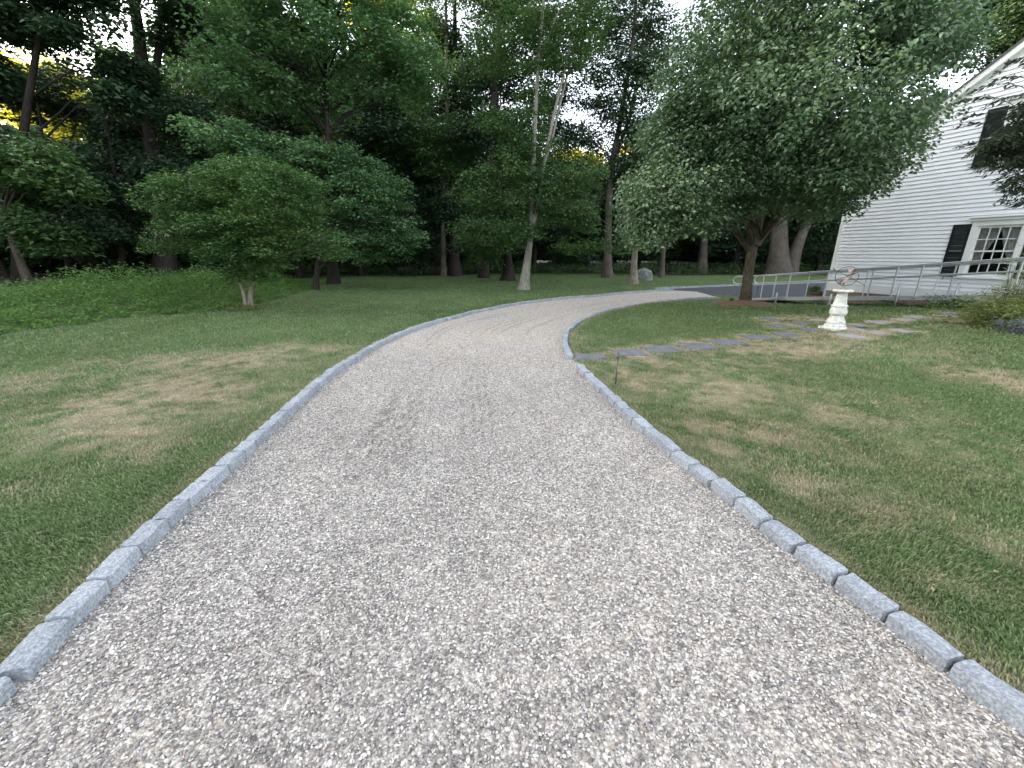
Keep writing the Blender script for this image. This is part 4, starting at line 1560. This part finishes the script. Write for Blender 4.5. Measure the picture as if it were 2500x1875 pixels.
# the leaves that show largest are single parts
near = np.argsort((PC[:, 1]) + prng.random(len(PC)) * .8)[:60]
lm = []
for s_ in range(4):
    r_ = random.Random(s_)
    w_, fo = .030 + .004 * s_, .010 + .004 * s_
    mb = MB()
    mb.add([(0, 0, 0), (.03, w_ * .9, fo), (.065, w_ * .75, fo * .6), (.105, 0, -.008 - .004 * s_), (.065, -w_ * .75, fo * .6), (.03, -w_ * .9, fo), (.035, 0, 0), (.07, 0, -.002)],
           [(0, 6, 1), (1, 6, 7, 2), (2, 7, 3), (0, 5, 6), (5, 4, 7, 6), (4, 3, 7)])
    me = mb.mesh('leaf', True)
    me.materials.append(M['leaf_pear'])
    a = me.attributes.new('var', 'FLOAT', 'FACE')
    a.data.foreach_set('value', [.35 + .18 * s_] * 6)
    lm.append(me)
cnt = 0
for i in near:
    c, r0 = PC[i], PR[i]
    for k in range(5):
        o = bpy.data.objects.new('leaf', lm[(i + k) % 4])
        COL.objects.link(o)
        o.parent = pear
        off = Vector(prng.normal(0, 1, 3)).normalized() * r0
        off.y = -abs(off.y)
        pw = Vector(c) + Vector((off.x, off.y, off.z * .75))
        o.location = pw - pear.location
        o.rotation_euler = (prng.normal(0, .5), prng.normal(.7, .4), prng.uniform(0, 6.28))
        cnt += 1

# --- rounded multi-stemmed tree on the left lawn
D2 = at(606, 752).y
tr = [tpx(D2, (612, 756, 12), (611, 720, 11), (616, 690, 10), (628, 640, 8), (645, 560, 6), (650, 440, 3)),
      tpx(D2, (601, 756, 10), (598, 728, 9), (590, 700, 8), (572, 660, 7), (530, 600, 5), (470, 530, 3))]
tree('small_tree', 'low spreading round tree with two pale stems on the left lawn', tr,
     [ell(600, 425, 105, 50, D2, 1.4), ell(540, 460, 120, 52, D2, 1.5), ell(450, 490, 90, 62, D2, 1.3), ell(690, 480, 100, 75, D2, 1.4), ell(430, 580, 62, 45, D2, .9), ell(590, 590, 130, 70, D2 - .6, 1.5), ell(775, 590, 75, 45, D2, .9),
      ell(610, 630, 110, 45, D2 - .5, 1.1), ell(590, 655, 90, 36, D2 - .7, 1.0), ell(500, 540, 110, 60, D2 - .7, 1.1), ell(620, 500, 110, 70, D2 - 1.2, .8)], 620, 85, .115, M['leaf_small'], M['bark_warm'], 21,
     flat=.42, cr=(.26, .5), gap=.34, nlimb=60, group=None, aspect=.42, droop=.05, shell=.28, gfreq=1.25, limb_r=.022)
# suckers round its foot
c = at(606, 755)
rg = np.random.default_rng(4)
CC = np.stack([c.x + rg.normal(0, .28, 16), c.y + rg.normal(-.1, .15, 16), c.z + rg.uniform(.05, .16, 16)], 1)
V, T, var = leaf_arrays(CC, np.full(16, .12), rg.random(16), 26, .07, .8, rg, .5)
tag(link('sucker_leaves', mesh_np('suckers', V, T, False, fattr={'var': var}), M['leaf_bush']), 'tuft of leafy suckers round the foot of the small round tree', 'ground cover', kind='stuff')

# --- broad maple behind it
D3 = at(815, 692).y
tree('maple_tree', 'big mid green maple behind the small round tree with a short dark trunk', [tpx(D3, (815, 695, 26), (812, 640, 20), (810, 560, 17), (802, 400, 14), (795, 200, 10), (790, -40, 6))],
     [ell(640, 90, 130, 120, D3 - 2, 3), ell(830, 60, 170, 150, D3 - 1, 3.5), ell(980, 150, 120, 120, D3, 2.5), ell(720, -110, 230, 130, D3 - 1, 4), ell(570, 190, 80, 70, D3 - 3, 2), ell(740, 230, 130, 70, D3, 3)],
     560, 70, .23, M['leaf_maple'], M['bark_dark'], 31, flat=.5, cr=(.5, 1.1), gap=.18, nlimb=60, shell=.42, gfreq=.5)
D3b = 22.0
tree('maple_tree', 'lower leafy maple with layered bright sprays between the round tree and the drive', [tpx(at(770, 705).y, (770, 706, 14), (775, 650, 12), (790, 560, 10), (800, 420, 8), (790, 330, 5))],
     [ell(770, 430, 140, 85, D3b, 2.4), ell(900, 480, 105, 95, D3b, 2), ell(960, 570, 75, 55, D3b, 1.3), ell(860, 600, 110, 40, D3b, 1.6), ell(690, 390, 110, 55, D3b - 1, 1.8), ell(555, 330, 95, 38, D3b - 2, 1.2), ell(740, 540, 110, 60, D3b, 2), ell(820, 370, 110, 40, D3b, 1.5), ell(470, 300, 40, 14, D3b - 2, .5)],
     560, 80, .165, M['leaf_maple'], M['bark_dark'], 32, flat=.36, cr=(.4, .85), gap=.22, nlimb=50, shell=.42, gfreq=.6)

# --- pale-barked tree in the middle
D4 = at(1280, 706).y
tree('pale_trunk_tree', 'slender pale barked tree in the middle, its trunk forked high and leaning right', [
    tpx(D4, (1279, 708, 26), (1282, 680, 20), (1287, 640, 18), (1292, 600, 16), (1297, 560, 13), (1301, 500, 11), (1302, 400, 10), (1308, 260, 9), (1316, 130, 8), (1326, 20, 7), (1338, -120, 5)),
    tpx(D4, (1294, 585, 10), (1308, 530, 9), (1322, 440, 8), (1336, 360, 8), (1352, 280, 7), (1376, 180, 6), (1396, 90, 5.5), (1425, 10, 5), (1460, -90, 4)),
    tpx(D4 + .3, (1330, 400, 6), (1350, 330, 6), (1372, 230, 6), (1400, 130, 5), (1432, 40, 5), (1450, -60, 4)),
    tpx(D4 + .2, (1376, 180, 3), (1430, 165, 3), (1480, 135, 2.5), (1520, 120, 1.5)),
    tpx(D4, (1314, 160, 3.5), (1350, 60, 3), (1372, 10, 2.5))],
     [ell(1185, 470, 85, 55, D4, 1.6), ell(1240, 430, 100, 50, D4, 1.8), ell(1385, 430, 90, 50, D4, 1.6), ell(1260, 560, 70, 30, D4 - .5, 1.0), ell(1255, 610, 35, 16, D4 - .5, .6), ell(1440, 530, 85, 45, D4 + 1, 1.4), ell(1290, 360, 85, 50, D4, 1.5),
      ell(1275, 60, 75, 70, D4, 1.8), ell(1420, 70, 75, 70, D4, 1.8), ell(1340, 150, 80, 40, D4, 1.4), ell(1230, 290, 65, 45, D4, 1.3), ell(1370, -90, 200, 80, D4, 2.5), ell(1200, 130, 60, 60, D4 + 2, 1.4), ell(1500, 600, 60, 26, D4 + 1, .8),
      ell(1400, 600, 60, 22, D4 + 1, .8), ell(1180, 560, 80, 34, D4, 1.2), ell(1370, 520, 80, 40, D4, 1.2), ell(1300, 470, 60, 60, D4 - .6, .8), ell(1320, 260, 60, 60, D4 + 1, 1)],
     680, 70, .155, M['leaf_mid'], M['bark_pale'], 41, flat=.4, cr=(.4, .85), gap=.2, nlimb=40, shell=.5, gfreq=.8, limb_r=.012, low=4.0)

# --- the trees along the edge of the wood, one by one
WOODS = [
    ('tall thin pale trunk, left one of the close pair beyond the maple', (1083, 674), [[(1083, 676, 13), (1082, 600, 11), (1080, 450, 10), (1092, 300, 9), (1090, 150, 8), (1088, -60, 5)]],
     [(1045, 50, 75, 90), (1010, 230, 55, 60), (1075, 390, 60, 45), (1060, -70, 110, 70), (1110, 330, 50, 50), (1000, 330, 60, 50), (1060, 180, 50, 60)], 'leaf_mid', 'bark', 360, .14),
    ('thick dark trunk, right one of the close pair beyond the maple', (1112, 673), [[(1112, 676, 28), (1108, 610, 20), (1104, 500, 18), (1104, 350, 16), (1112, 180, 12), (1110, -40, 8)]],
     [(1070, 500, 70, 50), (1050, 600, 60, 26), (1120, 240, 60, 60), (1100, 110, 50, 50), (1020, 420, 50, 50), (1000, 520, 50, 60)], 'leaf_dark', 'bark_dark', 300, .15),
    ('brown trunk left of the pale tree, dark and swelling in its upper part', (1181, 678), [[(1181, 680, 22), (1182, 600, 18), (1192, 500, 18), (1203, 320, 22), (1210, 200, 18), (1216, 80, 14), (1222, -50, 9)]],
     [(1210, 30, 95, 75), (1180, 180, 75, 65), (1150, 330, 60, 50), (1250, 200, 60, 80), (1200, -90, 150, 70), (1270, 330, 70, 60), (1330, 100, 80, 90), (1350, 250, 55, 60), (1400, 20, 80, 60)], 'leaf_dark', 'bark_dark', 600, .145),
    ('dark trunk half hidden behind the brown one', (1166, 668), [[(1166, 669, 15), (1165, 600, 13), (1160, 480, 11), (1150, 300, 9), (1140, 100, 6)]],
     [(1130, 440, 80, 60), (1150, 560, 60, 36), (1130, 180, 55, 60), (1250, 420, 80, 50), (1330, 450, 70, 50), (1080, 280, 60, 60)], 'leaf_dark', 'bark_dark', 300, .15),
    ('short stout trunk with flared dark root foot left of the pale tree', (1240, 684), [[(1240, 686, 30), (1241, 655, 19), (1238, 590, 15), (1232, 500, 12), (1228, 380, 7)]],
     [(1200, 570, 65, 36), (1270, 510, 60, 40), (1220, 480, 70, 45), (1190, 620, 40, 18)], 'leaf_mid', 'bark_dark', 150, .14),
    ('straight grey trunk that forks high into dark leaning stems', (1483, 677), [[(1482, 679, 24), (1484, 610, 18), (1486, 500, 17), (1492, 410, 17), (1508, 330, 13), (1528, 210, 11), (1545, 100, 9), (1556, -40, 6)], [(1494, 400, 11), (1530, 310, 9), (1552, 225, 8), (1578, 110, 6), (1600, -20, 4)]],
     [(1575, 40, 80, 70), (1490, 60, 55, 55), (1440, 260, 45, 34), (1500, 270, 60, 45), (1590, 190, 60, 60), (1480, 350, 50, 34), (1540, -80, 150, 60), (1560, 320, 60, 60), (1460, 160, 60, 60), (1530, 170, 70, 60), (1430, 330, 55, 34), (1520, 400, 60, 40), (1600, 120, 60, 70), (1440, 420, 60, 40), (1400, 330, 50, 36), (1530, 420, 50, 50)], 'leaf_dark', 'bark', 620, .135),
    ('crooked peeling trunk bending right beside the boulder', (1547, 692), [[(1545, 694, 23), (1547, 670, 16), (1548, 640, 15), (1551, 610, 14), (1562, 585, 14), (1575, 562, 13), (1588, 520, 10), (1600, 440, 6)]],
     [(1620, 440, 60, 45), (1580, 470, 45, 30)], 'leaf_mid', 'bark_warm', 70, .12),
    ('thin grey trunk leaning right, just right of the boulder', (1616, 677), [[(1615, 679, 12), (1619, 620, 10), (1627, 560, 10), (1640, 450, 8), (1650, 300, 5)]],
     [(1650, 380, 60, 60), (1640, 470, 40, 30)], 'leaf_dark', 'bark', 90, .15),
    ('straight brown trunk in front of the far stone wall', (1713, 664), [[(1713, 666, 22), (1717, 610, 18), (1722, 550, 16), (1728, 440, 12), (1730, 250, 8)]],
     [(1730, 470, 70, 50), (1680, 530, 60, 30), (1740, 320, 80, 70), (1770, 590, 50, 30)], 'leaf_dark', 'bark', 180, .18),
    ('dim trunk seen just left behind the pear trunk', (1798, 668), [[(1798, 669, 16), (1801, 600, 13), (1806, 500, 10), (1812, 350, 7)]],
     [(1800, 560, 60, 34), (1830, 430, 80, 60), (1850, 600, 60, 26)], 'leaf_dark', 'bark_dark', 160, .18),
    ('massive grey double trunk, the right stem leaning toward the house', (1900, 672), [[(1898, 676, 46), (1900, 640, 40), (1902, 590, 33), (1905, 520, 29), (1912, 420, 24), (1920, 250, 14)], [(1924, 672, 32), (1940, 620, 25), (1955, 580, 21), (1970, 545, 19), (1990, 500, 15), (2020, 420, 8)]],
     [(1960, 460, 110, 40), (1900, 440, 100, 45), (2010, 500, 50, 30), (1920, 300, 140, 90)], 'leaf_mid', 'bark', 210, .17),
    ('leafy young tree in the dark behind the house corner', (2000, 668), [[(2000, 670, 14), (2002, 610, 11), (2008, 520, 8), (2010, 400, 5)]],
     [(2010, 560, 45, 50), (1990, 630, 40, 20), (2040, 470, 60, 60), (1960, 610, 26, 16)], 'leaf_dark', 'bark_dark', 170, .14),
    ('pale leaning trunk at the far left edge of the wood', (74, 712), [[(78, 716, 23), (70, 690, 19), (55, 650, 18), (38, 605, 17), (18, 540, 15), (-30, 400, 11)]],
     [(60, 420, 120, 70), (90, 520, 90, 46), (-20, 520, 60, 60), (140, 590, 50, 22), (10, 440, 80, 60)], 'leaf_mid', 'bark', 260, .16),
    ('dim narrow trunk right of the far left one', (168, 702), [[(168, 703, 11), (165, 650, 9), (150, 560, 8), (120, 420, 6), (90, 250, 4)]],
     [(190, 470, 70, 55), (150, 380, 60, 40), (230, 560, 40, 30)], 'leaf_dark', 'bark_dark', 160, .15),
    ('giant dark trunk rising behind the tall undergrowth on the left', (405, 694), [[(408, 696, 46), (398, 560, 38), (385, 440, 38), (372, 330, 36), (352, 200, 30), (335, 60, 24), (318, -80, 16)], [(362, 260, 18), (385, 150, 16), (392, 40, 12), (396, -60, 8)]],
     [(470, 40, 70, 60), (400, 110, 40, 40), (330, 230, 60, 40), (470, 310, 60, 60), (420, -80, 130, 50), (310, 320, 60, 50)], 'leaf_dark', 'bark_dark', 330, .16),
    ('tall dark tree filling the upper left corner', (60, 703), [[(50, 704, 26), (40, 560, 20), (45, 400, 18), (70, 240, 15), (100, 60, 11), (120, -100, 6)]],
     [(60, 40, 130, 60), (210, 60, 75, 40), (-20, 160, 30, 50), (160, -60, 200, 50), (300, 170, 45, 36), (290, 240, 30, 26), (0, 350, 30, 40)], 'leaf_dark', 'bark_dark', 420, .17),
    ('dark tree with drooping boughs between the giant trunk and the round tree', (300, 696), [[(300, 698, 15), (298, 600, 12), (290, 480, 10), (270, 350, 8), (250, 240, 5)]],
     [(330, 460, 70, 60), (430, 430, 80, 55), (300, 560, 60, 30), (450, 330, 60, 50), (350, 380, 60, 40), (230, 420, 60, 50)], 'leaf_dark', 'bark_dark', 240, .16),
]
for i, (lab, b_, trs, es, lf, bk, ncl, lsz) in enumerate(WOODS):
    D = at(*b_).y
    if b_[0] < 420: D = min(D, 27.0)
    D = min(D, 42.0)
    kk = 1.0
    trunks = [tpx(D + .3 * j, *t) for j, t in enumerate(trs)]
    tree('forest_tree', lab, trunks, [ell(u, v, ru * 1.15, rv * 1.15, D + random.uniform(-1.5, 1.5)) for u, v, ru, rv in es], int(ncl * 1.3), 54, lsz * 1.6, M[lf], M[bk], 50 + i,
         flat=.45, cr=(.55, 1.25), gap=.28, nlimb=26, shell=.5, gfreq=.4)

# --- trees farther back: built once for each of four shapes, then copied one by one
protos = []
for s_ in range(4):
    rg = np.random.default_rng(200 + s_)
    h = 15.0
    t0 = [(0, 0, 0, .22), (.1, 0, 4, .18), (rg.normal(0, .3), 0, 8, .14), (rg.normal(0, .5), rg.normal(0, .5), 13, .07)]
    es = [(rg.normal(0, 1.4), rg.normal(0, 1.4), z, rg.uniform(1.9, 3.0), rg.uniform(1.9, 3.0), rg.uniform(1.2, 2.0)) for z in np.linspace(3.0, h - 1, 8)]
    r_, _, _, _ = tree('forest_tree', 'dark tree in the depth of the wood', [t0], es, 330, 60, .34, M['leaf_dark'] if s_ % 2 else M['leaf_mid'], M['bark_dark'], 300 + s_,
                       flat=.5, cr=(.7, 1.4), gap=.25, nlimb=22, shell=.5, gfreq=.4, group='trees in the depth of the wood')
    protos.append(r_)


def copy_tree(o, loc, rz, sc, label):
    c = o.copy()
    COL.objects.link(c)
    c.location = loc
    c.rotation_euler = (0, 0, rz)
    c.scale = (sc[0], sc[0], sc[1])
    c['label'] = label
    for ch in o.children:
        k = ch.copy()
        COL.objects.link(k)
        k.parent = c
    return c


rb = random.Random(12)
back = []
for az, D, sc, sz in [(-57, 34, 1.1, 1.2), (-53, 40, 1.2, 1.0), (-50, 33, .9, .55), (-46, 42, 1.0, .6), (-43, 36, 1.0, .62), (-40, 31, 1.1, .85), (-37, 38, 1.2, .8), (-33, 33, 1.0, 1.25), (-30, 38, 1.2, 1.35), (-26.5, 34, 1.1, 1.1),
                      (-23, 40, 1.2, 1.15), (-19.5, 38, 1.1, .95), (-15.5, 44, 1.1, .72), (-12, 41, 1.0, .85), (-8, 45, 1.2, .95), (-4, 43, 1.0, .95), (-.5, 48, 1.2, 1.05), (3, 44, 1.0, .85), (6.5, 50, 1.1, .66), (10, 46, 1.0, .52), (13.5, 48, 1.0, .85),
                      (16.5, 47, 1.1, .95), (20, 52, 1.1, .9), (24, 56, 1.1, .7), (28, 50, 1.1, .75), (32, 56, 1.1, .8), (36, 46, 1.1, .8), (40, 42, 1.1, .85), (44, 38, 1.1, .7),
                      (-48, 52, 1.3, .62), (-35, 50, 1.4, 1.4), (-28, 52, 1.4, 1.5), (-20, 54, 1.4, 1.1), (48, 40, 1.3, .8), (-62, 30, 1.2, 1.2)]:
    a = math.radians(az)
    back.append((D * math.tan(a) if abs(az) < 60 else D * 1.9, D, sc, sz, az))
desc = ['dark tree in the depth of the wood']
first = set()
for i, (x, D, sc, sz, az) in enumerate(back):
    x = D * math.tan(math.radians(az))
    o = protos[i % 4]
    loc = (x, D, float(zg(x, D)) - .05)
    if i < 4:
        o.location = loc
        o.rotation_euler = (0, 0, rb.uniform(0, 6.28))
        o.scale = (sc, sc, sz)
    else:
        copy_tree(o, loc, rb.uniform(0, 6.28), (sc, sz), 'dark tree in the depth of the wood')

# --- sunlit trees far beyond the wood
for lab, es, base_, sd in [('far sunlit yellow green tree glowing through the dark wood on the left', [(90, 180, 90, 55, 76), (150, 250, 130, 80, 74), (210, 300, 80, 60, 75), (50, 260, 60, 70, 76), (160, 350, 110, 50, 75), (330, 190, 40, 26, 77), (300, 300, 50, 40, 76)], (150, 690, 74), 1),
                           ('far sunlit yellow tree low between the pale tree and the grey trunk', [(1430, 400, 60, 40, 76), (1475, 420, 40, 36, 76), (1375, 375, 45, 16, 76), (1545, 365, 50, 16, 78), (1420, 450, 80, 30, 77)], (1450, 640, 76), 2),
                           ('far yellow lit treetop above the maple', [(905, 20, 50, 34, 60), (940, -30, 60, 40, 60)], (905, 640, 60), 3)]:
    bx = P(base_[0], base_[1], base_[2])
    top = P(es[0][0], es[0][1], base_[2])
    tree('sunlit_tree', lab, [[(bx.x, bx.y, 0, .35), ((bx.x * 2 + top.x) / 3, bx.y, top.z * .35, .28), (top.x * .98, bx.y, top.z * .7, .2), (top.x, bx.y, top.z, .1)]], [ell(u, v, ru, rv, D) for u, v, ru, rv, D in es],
         620 if sd == 1 else 150, 62, .6, M['leaf_sun_tint'], M['bark_dark'], 400 + sd, flat=.6, cr=(1.0, 2.0), gap=.3, nlimb=24, shell=.5, gfreq=.2, group='sunlit trees beyond the wood', limb_r=.08)

# --- trees behind the house and at the right
tree('forest_tree', 'tall tree behind the house, its boughs above the roof', [[(24, 24, 0, .3), (24.2, 24, 5, .25), (24, 23.5, 9, .2), (23.5, 23, 13, .1)]],
     [ell(2420, 50, 90, 60, 21, 2.5), ell(2500, 120, 60, 50, 21, 2), ell(2360, 10, 60, 60, 22, 2.5), ell(2520, -40, 130, 90, 20, 3), ell(2440, 110, 60, 30, 21, 2)], 420, 62, .18, M['leaf_dark'], M['bark_dark'], 77,
     flat=.5, cr=(.5, 1.1), gap=.2, nlimb=26, shell=.5, limb_r=.015)

# Japanese maple leaning in from the right edge
JD = 8.3
jt = [[(11.5, 7.9, .3, .09), (11.4, 7.9, 1.4, .08), (11.1, 8.0, 2.4, .07), (10.7, 8.1, 3.2, .05), (10.2, 8.2, 3.9, .03)]]
root, JC, JR, jr = tree('japanese_maple', 'dark narrow leaved maple drooping in front of the upper window at the right edge', jt,
                        [ell(2500, 340, 70, 52, JD, .6), ell(2545, 260, 60, 60, JD, .6), ell(2470, 390, 36, 22, JD, .35), ell(2560, 420, 60, 80, JD, .6), ell(2440, 350, 26, 26, JD, .3)], 170, 60, .095, M['leaf_jmaple'], M['bark_dark'], 81,
                        flat=.5, cr=(.14, .3), gap=.2, nlimb=34, group=None, aspect=.30, droop=.55, shell=.5, gfreq=2, limb_r=.010)
sv, st, sva, tw = [], [], [], []
vb = 0
for (u0, v0, u1, v1) in [(2500, 215, 2372, 226), (2510, 140, 2436, 176), (2480, 262, 2350, 246), (2470, 330, 2333, 310), (2450, 372, 2338, 358), (2452, 352, 2352, 388), (2470, 300, 2360, 285), (2530, 410, 2398, 428), (2530, 395, 2428, 444), (2540, 430, 2440, 458),
                         (2540, 455, 2432, 496), (2530, 470, 2448, 480), (2500, 190, 2420, 206), (2540, 180, 2462, 150), (2500, 280, 2440, 300), (2540, 500, 2470, 505), (2520, 240, 2400, 262)]:
    a_ = P(u0, v0, JD)
    b2 = P(u1, v1, JD - .1)
    ln = (b2 - a_).length
    n_ = 14
    tt = np.linspace(0, 1, n_)
    pth = np.array([list(a_.lerp(b2, t) + Vector((0, 0, .10 * ln * math.sin(t * math.pi)))) for t in tt])
    pth += jr.normal(0, .006, pth.shape)
    tw.append((pth, .007 * (1 - .75 * tt) + .001))
    for k in range(2, n_):
        if jr.random() < .12: continue
        q = pth[k]
        for g in range(int(jr.integers(3, 6))):
            L = jr.uniform(.06, .12)
            side = 1 if g % 2 else -1
            d = Vector(((b2 - a_).normalized() * .7 + Vector((-.25, side * .5, -jr.uniform(.1, .8))))).normalized()
            d = (d + Vector(jr.normal(0, .22, 3))).normalized()
            nn = d.orthogonal().normalized()
            nn = (nn + Vector(jr.normal(0, .4, 3))).normalized()
            s_ = d.cross(nn).normalized() * L * .17
            b_ = Vector(q) + Vector(jr.normal(0, .012, 3))
            m_ = b_ + d * L * .45
            sv += [b_, m_ + s_, b_ + d * L, m_ - s_]
            st += [(vb, vb + 1, vb + 2), (vb, vb + 2, vb + 3)]
            vv = jr.random()
            sva += [vv, vv]
            vb += 4
TV, TF = tube_arrays(tw, 4)
link('twigs', mesh_np('twigs', TV, TF, True), M['bark_dark'], root)
o = link('spray_leaves', mesh_np('spray', np.array([list(p) for p in sv]), np.array(st), False, fattr={'var': np.array(sva)}), M['leaf_jmaple'], root)
o['kind'] = 'stuff'


# ------------------------------------------------------------------ shrubs by the house
def shrub(label, u, v, r, h, n, per, size, mat, aspect=.4, name='shrub', droop=.0, seed=1, group=None, lift=.5, loc=None, cat='shrub'):
    rg = np.random.default_rng(seed)
    c = loc if loc is not None else at(u, v)
    C = rg.normal(0, .45, (n, 3))
    C = np.stack([c[0] + C[:, 0] * r, c[1] + C[:, 1] * r, c[2] + np.abs(rg.normal(lift, .25, n)) * h], 1)
    V, T, var = leaf_arrays(C, np.full(n, r * .38), rg.random(n), per, size, .7, rg, aspect, droop)
    root = empty(name, c, label, cat, group)
    o = link('foliage', mesh_np('foliage', V, T, False, fattr={'var': var}), mat, root)
    o['kind'] = 'stuff'
    tw = []
    for i in rg.permutation(n)[:14]:
        t = np.linspace(0, 1, 5)[:, None]
        b_ = np.array([c[0] + rg.normal(0, .06), c[1] + rg.normal(0, .06), c[2] - .03])
        tw.append((b_ * (1 - t) + C[i] * t + np.array([0, 0, .06]) * np.sin(t * np.pi), .008 * (1 - .7 * t[:, 0])))
    TV, TF = tube_arrays(tw, 4)
    link('stems', mesh_np('stems', TV, TF, True), M['bark'], root)
    return root


shrub('golden green feathery shrub at the right end of the ramp bed', 2425, 793, .62, .55, 70, 60, .085, M['leaf_bush'], .25, droop=.1, seed=2)
shrub('second golden green shrub behind, cut by the right photo edge', 2495, 775, .6, .7, 60, 60, .085, M['leaf_bush'], .25, droop=.1, seed=3)
shrub('low blue grey shrub at the right edge of the lawn', 2492, 812, .32, .22, 36, 50, .05, M['leaf_blue'], .3, seed=4)
shrub('low dark green shrub under the ramp near its middle', 2322, 752, .55, .26, 50, 50, .06, M['leaf_mid'], .4, seed=5, lift=.3)
shrub('small dark plant under the ramp left of the tall leg', 2170, 748, .5, .12, 26, 40, .06, M['leaf_mid'], .4, seed=6, lift=.25)
shrub('green plant growing in the wooden planter tub', 0, 0, .3, .22, 22, 50, .06, M['leaf_mid'], .45, seed=7, loc=Vector((pp.x, pp.y, pp.z + .33)), name='potted_plant', cat='plant')
shrub('pale wispy plant with arching stems in front of the ramp at the right', 2452, 775, .32, 1.25, 50, 20, .07, M['leaf_pale'], .16, droop=-.4, seed=8, lift=.62)

# ------------------------------------------------------------------ undergrowth on the left
rg = np.random.default_rng(15)
n = 5600
mn, mx = meadow_poly.min(0), meadow_poly.max(0)
x = rg.uniform(max(mn[0], -34), mx[0], n * 3)
y = rg.uniform(mn[1], min(mx[1], 26), n * 3)
ok = inside(meadow_poly, x, y)
x, y = x[ok][:n], y[ok][:n]
edge = dist_line(meadow_poly[:11], x, y)
hh = np.clip(edge / 3.5, .10, 1) * (.15 + 1.25 * fbm(x, y, .55, 71, 2) ** 1.3) * 1.25 * np.interp(x, [-30, -20, -14, -9], [.35, .45, 1.0, .6])
hh *= np.where(x > -11.5, np.clip(1 - (x + 11.5) / 3.0, .35, 1), 1)
C = np.stack([x, y, zg(x, y) + hh * rg.uniform(.3, 1.0, len(x))], 1)
cv = np.clip(.15 + .9 * fbm(x, y, .9, 81) + rg.normal(0, .1, len(x)), 0, 1)
V, T, var = leaf_arrays(C, np.clip(hh * .5, .10, .34), cv, 21, .105, .8, rg, .38, -.25)
tag(link('undergrowth', mesh_np('undergrowth', V, T, False, fattr={'var': var}), M['leaf_meadow']), 'bright green tangled undergrowth along the left edge of the lawn', 'undergrowth', kind='stuff')
# low growth at the foot of the wood
n = 1500
az = np.radians(rg.uniform(-40, 42, n))
D = rg.uniform(38, 50, n)
x, y = D * np.tan(az), D
C = np.stack([x, y, zg(x, y) + rg.uniform(.1, .9, n)], 1)
V, T, var = leaf_arrays(C, rg.uniform(.3, .7, n), rg.random(n), 22, .17, .8, rg, .5, 0)
tag(link('brush', mesh_np('brush', V, T, False, fattr={'var': var}), M['leaf_mid']), 'low brush at the dark foot of the wood', 'brush', kind='stuff')

# ------------------------------------------------------------------ the wood behind everything, one mass of leaves
n = 260000
az = np.radians(rg.uniform(-66, 52, n))
azd = np.degrees(az)
topz = np.interp(azd, [-66, -55, -50, -40, -36, -33, -12, -9, 0, 6, 14, 20, 30, 52], [20, 17, 12.5, 12.5, 15, 27, 26, 15, 14, 10.2, 10.2, 13, 16, 17])
sel = rg.random(n) < topz / 27 * .58
az, azd, topz = az[sel], azd[sel], topz[sel]
n = len(az)
D = rg.uniform(60, 70, n)
z = topz * rg.random(n) ** .85 * (.82 + .3 * vnoise(azd * .25, azd * 0 + 3, 1.3, 91))
x, y = D * np.sin(az), D * np.cos(az)
C = np.stack([x, y, z], 1)
V, T, var = leaf_arrays(C, np.full(n, .5), rg.random(n), 1, 1.2, .8, rg, .75, .1, .0)
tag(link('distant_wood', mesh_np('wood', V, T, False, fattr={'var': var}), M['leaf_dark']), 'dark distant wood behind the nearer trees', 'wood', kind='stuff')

# a few fallen leaves and petals on the drive and the lawn
n = 60
u_, v_ = rg.uniform(0, 2500, n), rg.uniform(790, 1800, n)
pts = np.array([list(at(a, b)) for a, b in zip(u_, v_)])
gi_ = inside(drive_poly, pts[:, 0], pts[:, 1])
pts = pts[~gi_ & ~cut_depth(pts[:, 0], pts[:, 1])]
n = len(pts)
pts[:, 2] += .015
V, T, var = leaf_arrays(pts, np.full(n, .01), rg.random(n), 1, .035, .2, rg, .55, 0, 3.0)
tag(link('fallen_leaves', mesh_np('fallen', V, T, False, fattr={'var': var}), M['fallen_leaf']), 'small tan fallen leaves scattered over the lawn', 'fallen leaves', kind='stuff')

# unseen tall wood left of the view, added to keep low sun off the lawn
n = 26000
y = rg.uniform(-25, 46, n)
x = -44 - .25 * y + rg.uniform(-6, 2, n)
C = np.stack([x, y, 22 * rg.random(n) ** .9], 1)
V, T, var = leaf_arrays(C, np.full(n, .5), rg.random(n), 1, 1.5, .8, rg, .75, .1, .0)
tag(link('sun_block_wood', mesh_np('sun_block_wood', V, T, False, fattr={'var': var}), M['leaf_dark']), 'unseen tall dark wood left of the view, added to shade the lawn', 'wood', kind='stuff')

print('TRIS', sum(sum(len(p.vertices)-2 for p in m.polygons) if len(m.polygons)<3000 else len(m.loops)-2*len(m.polygons) for m in bpy.data.meshes), 'PEB', npb, 'BLADES', len(bpy.data.meshes['grass'].polygons))
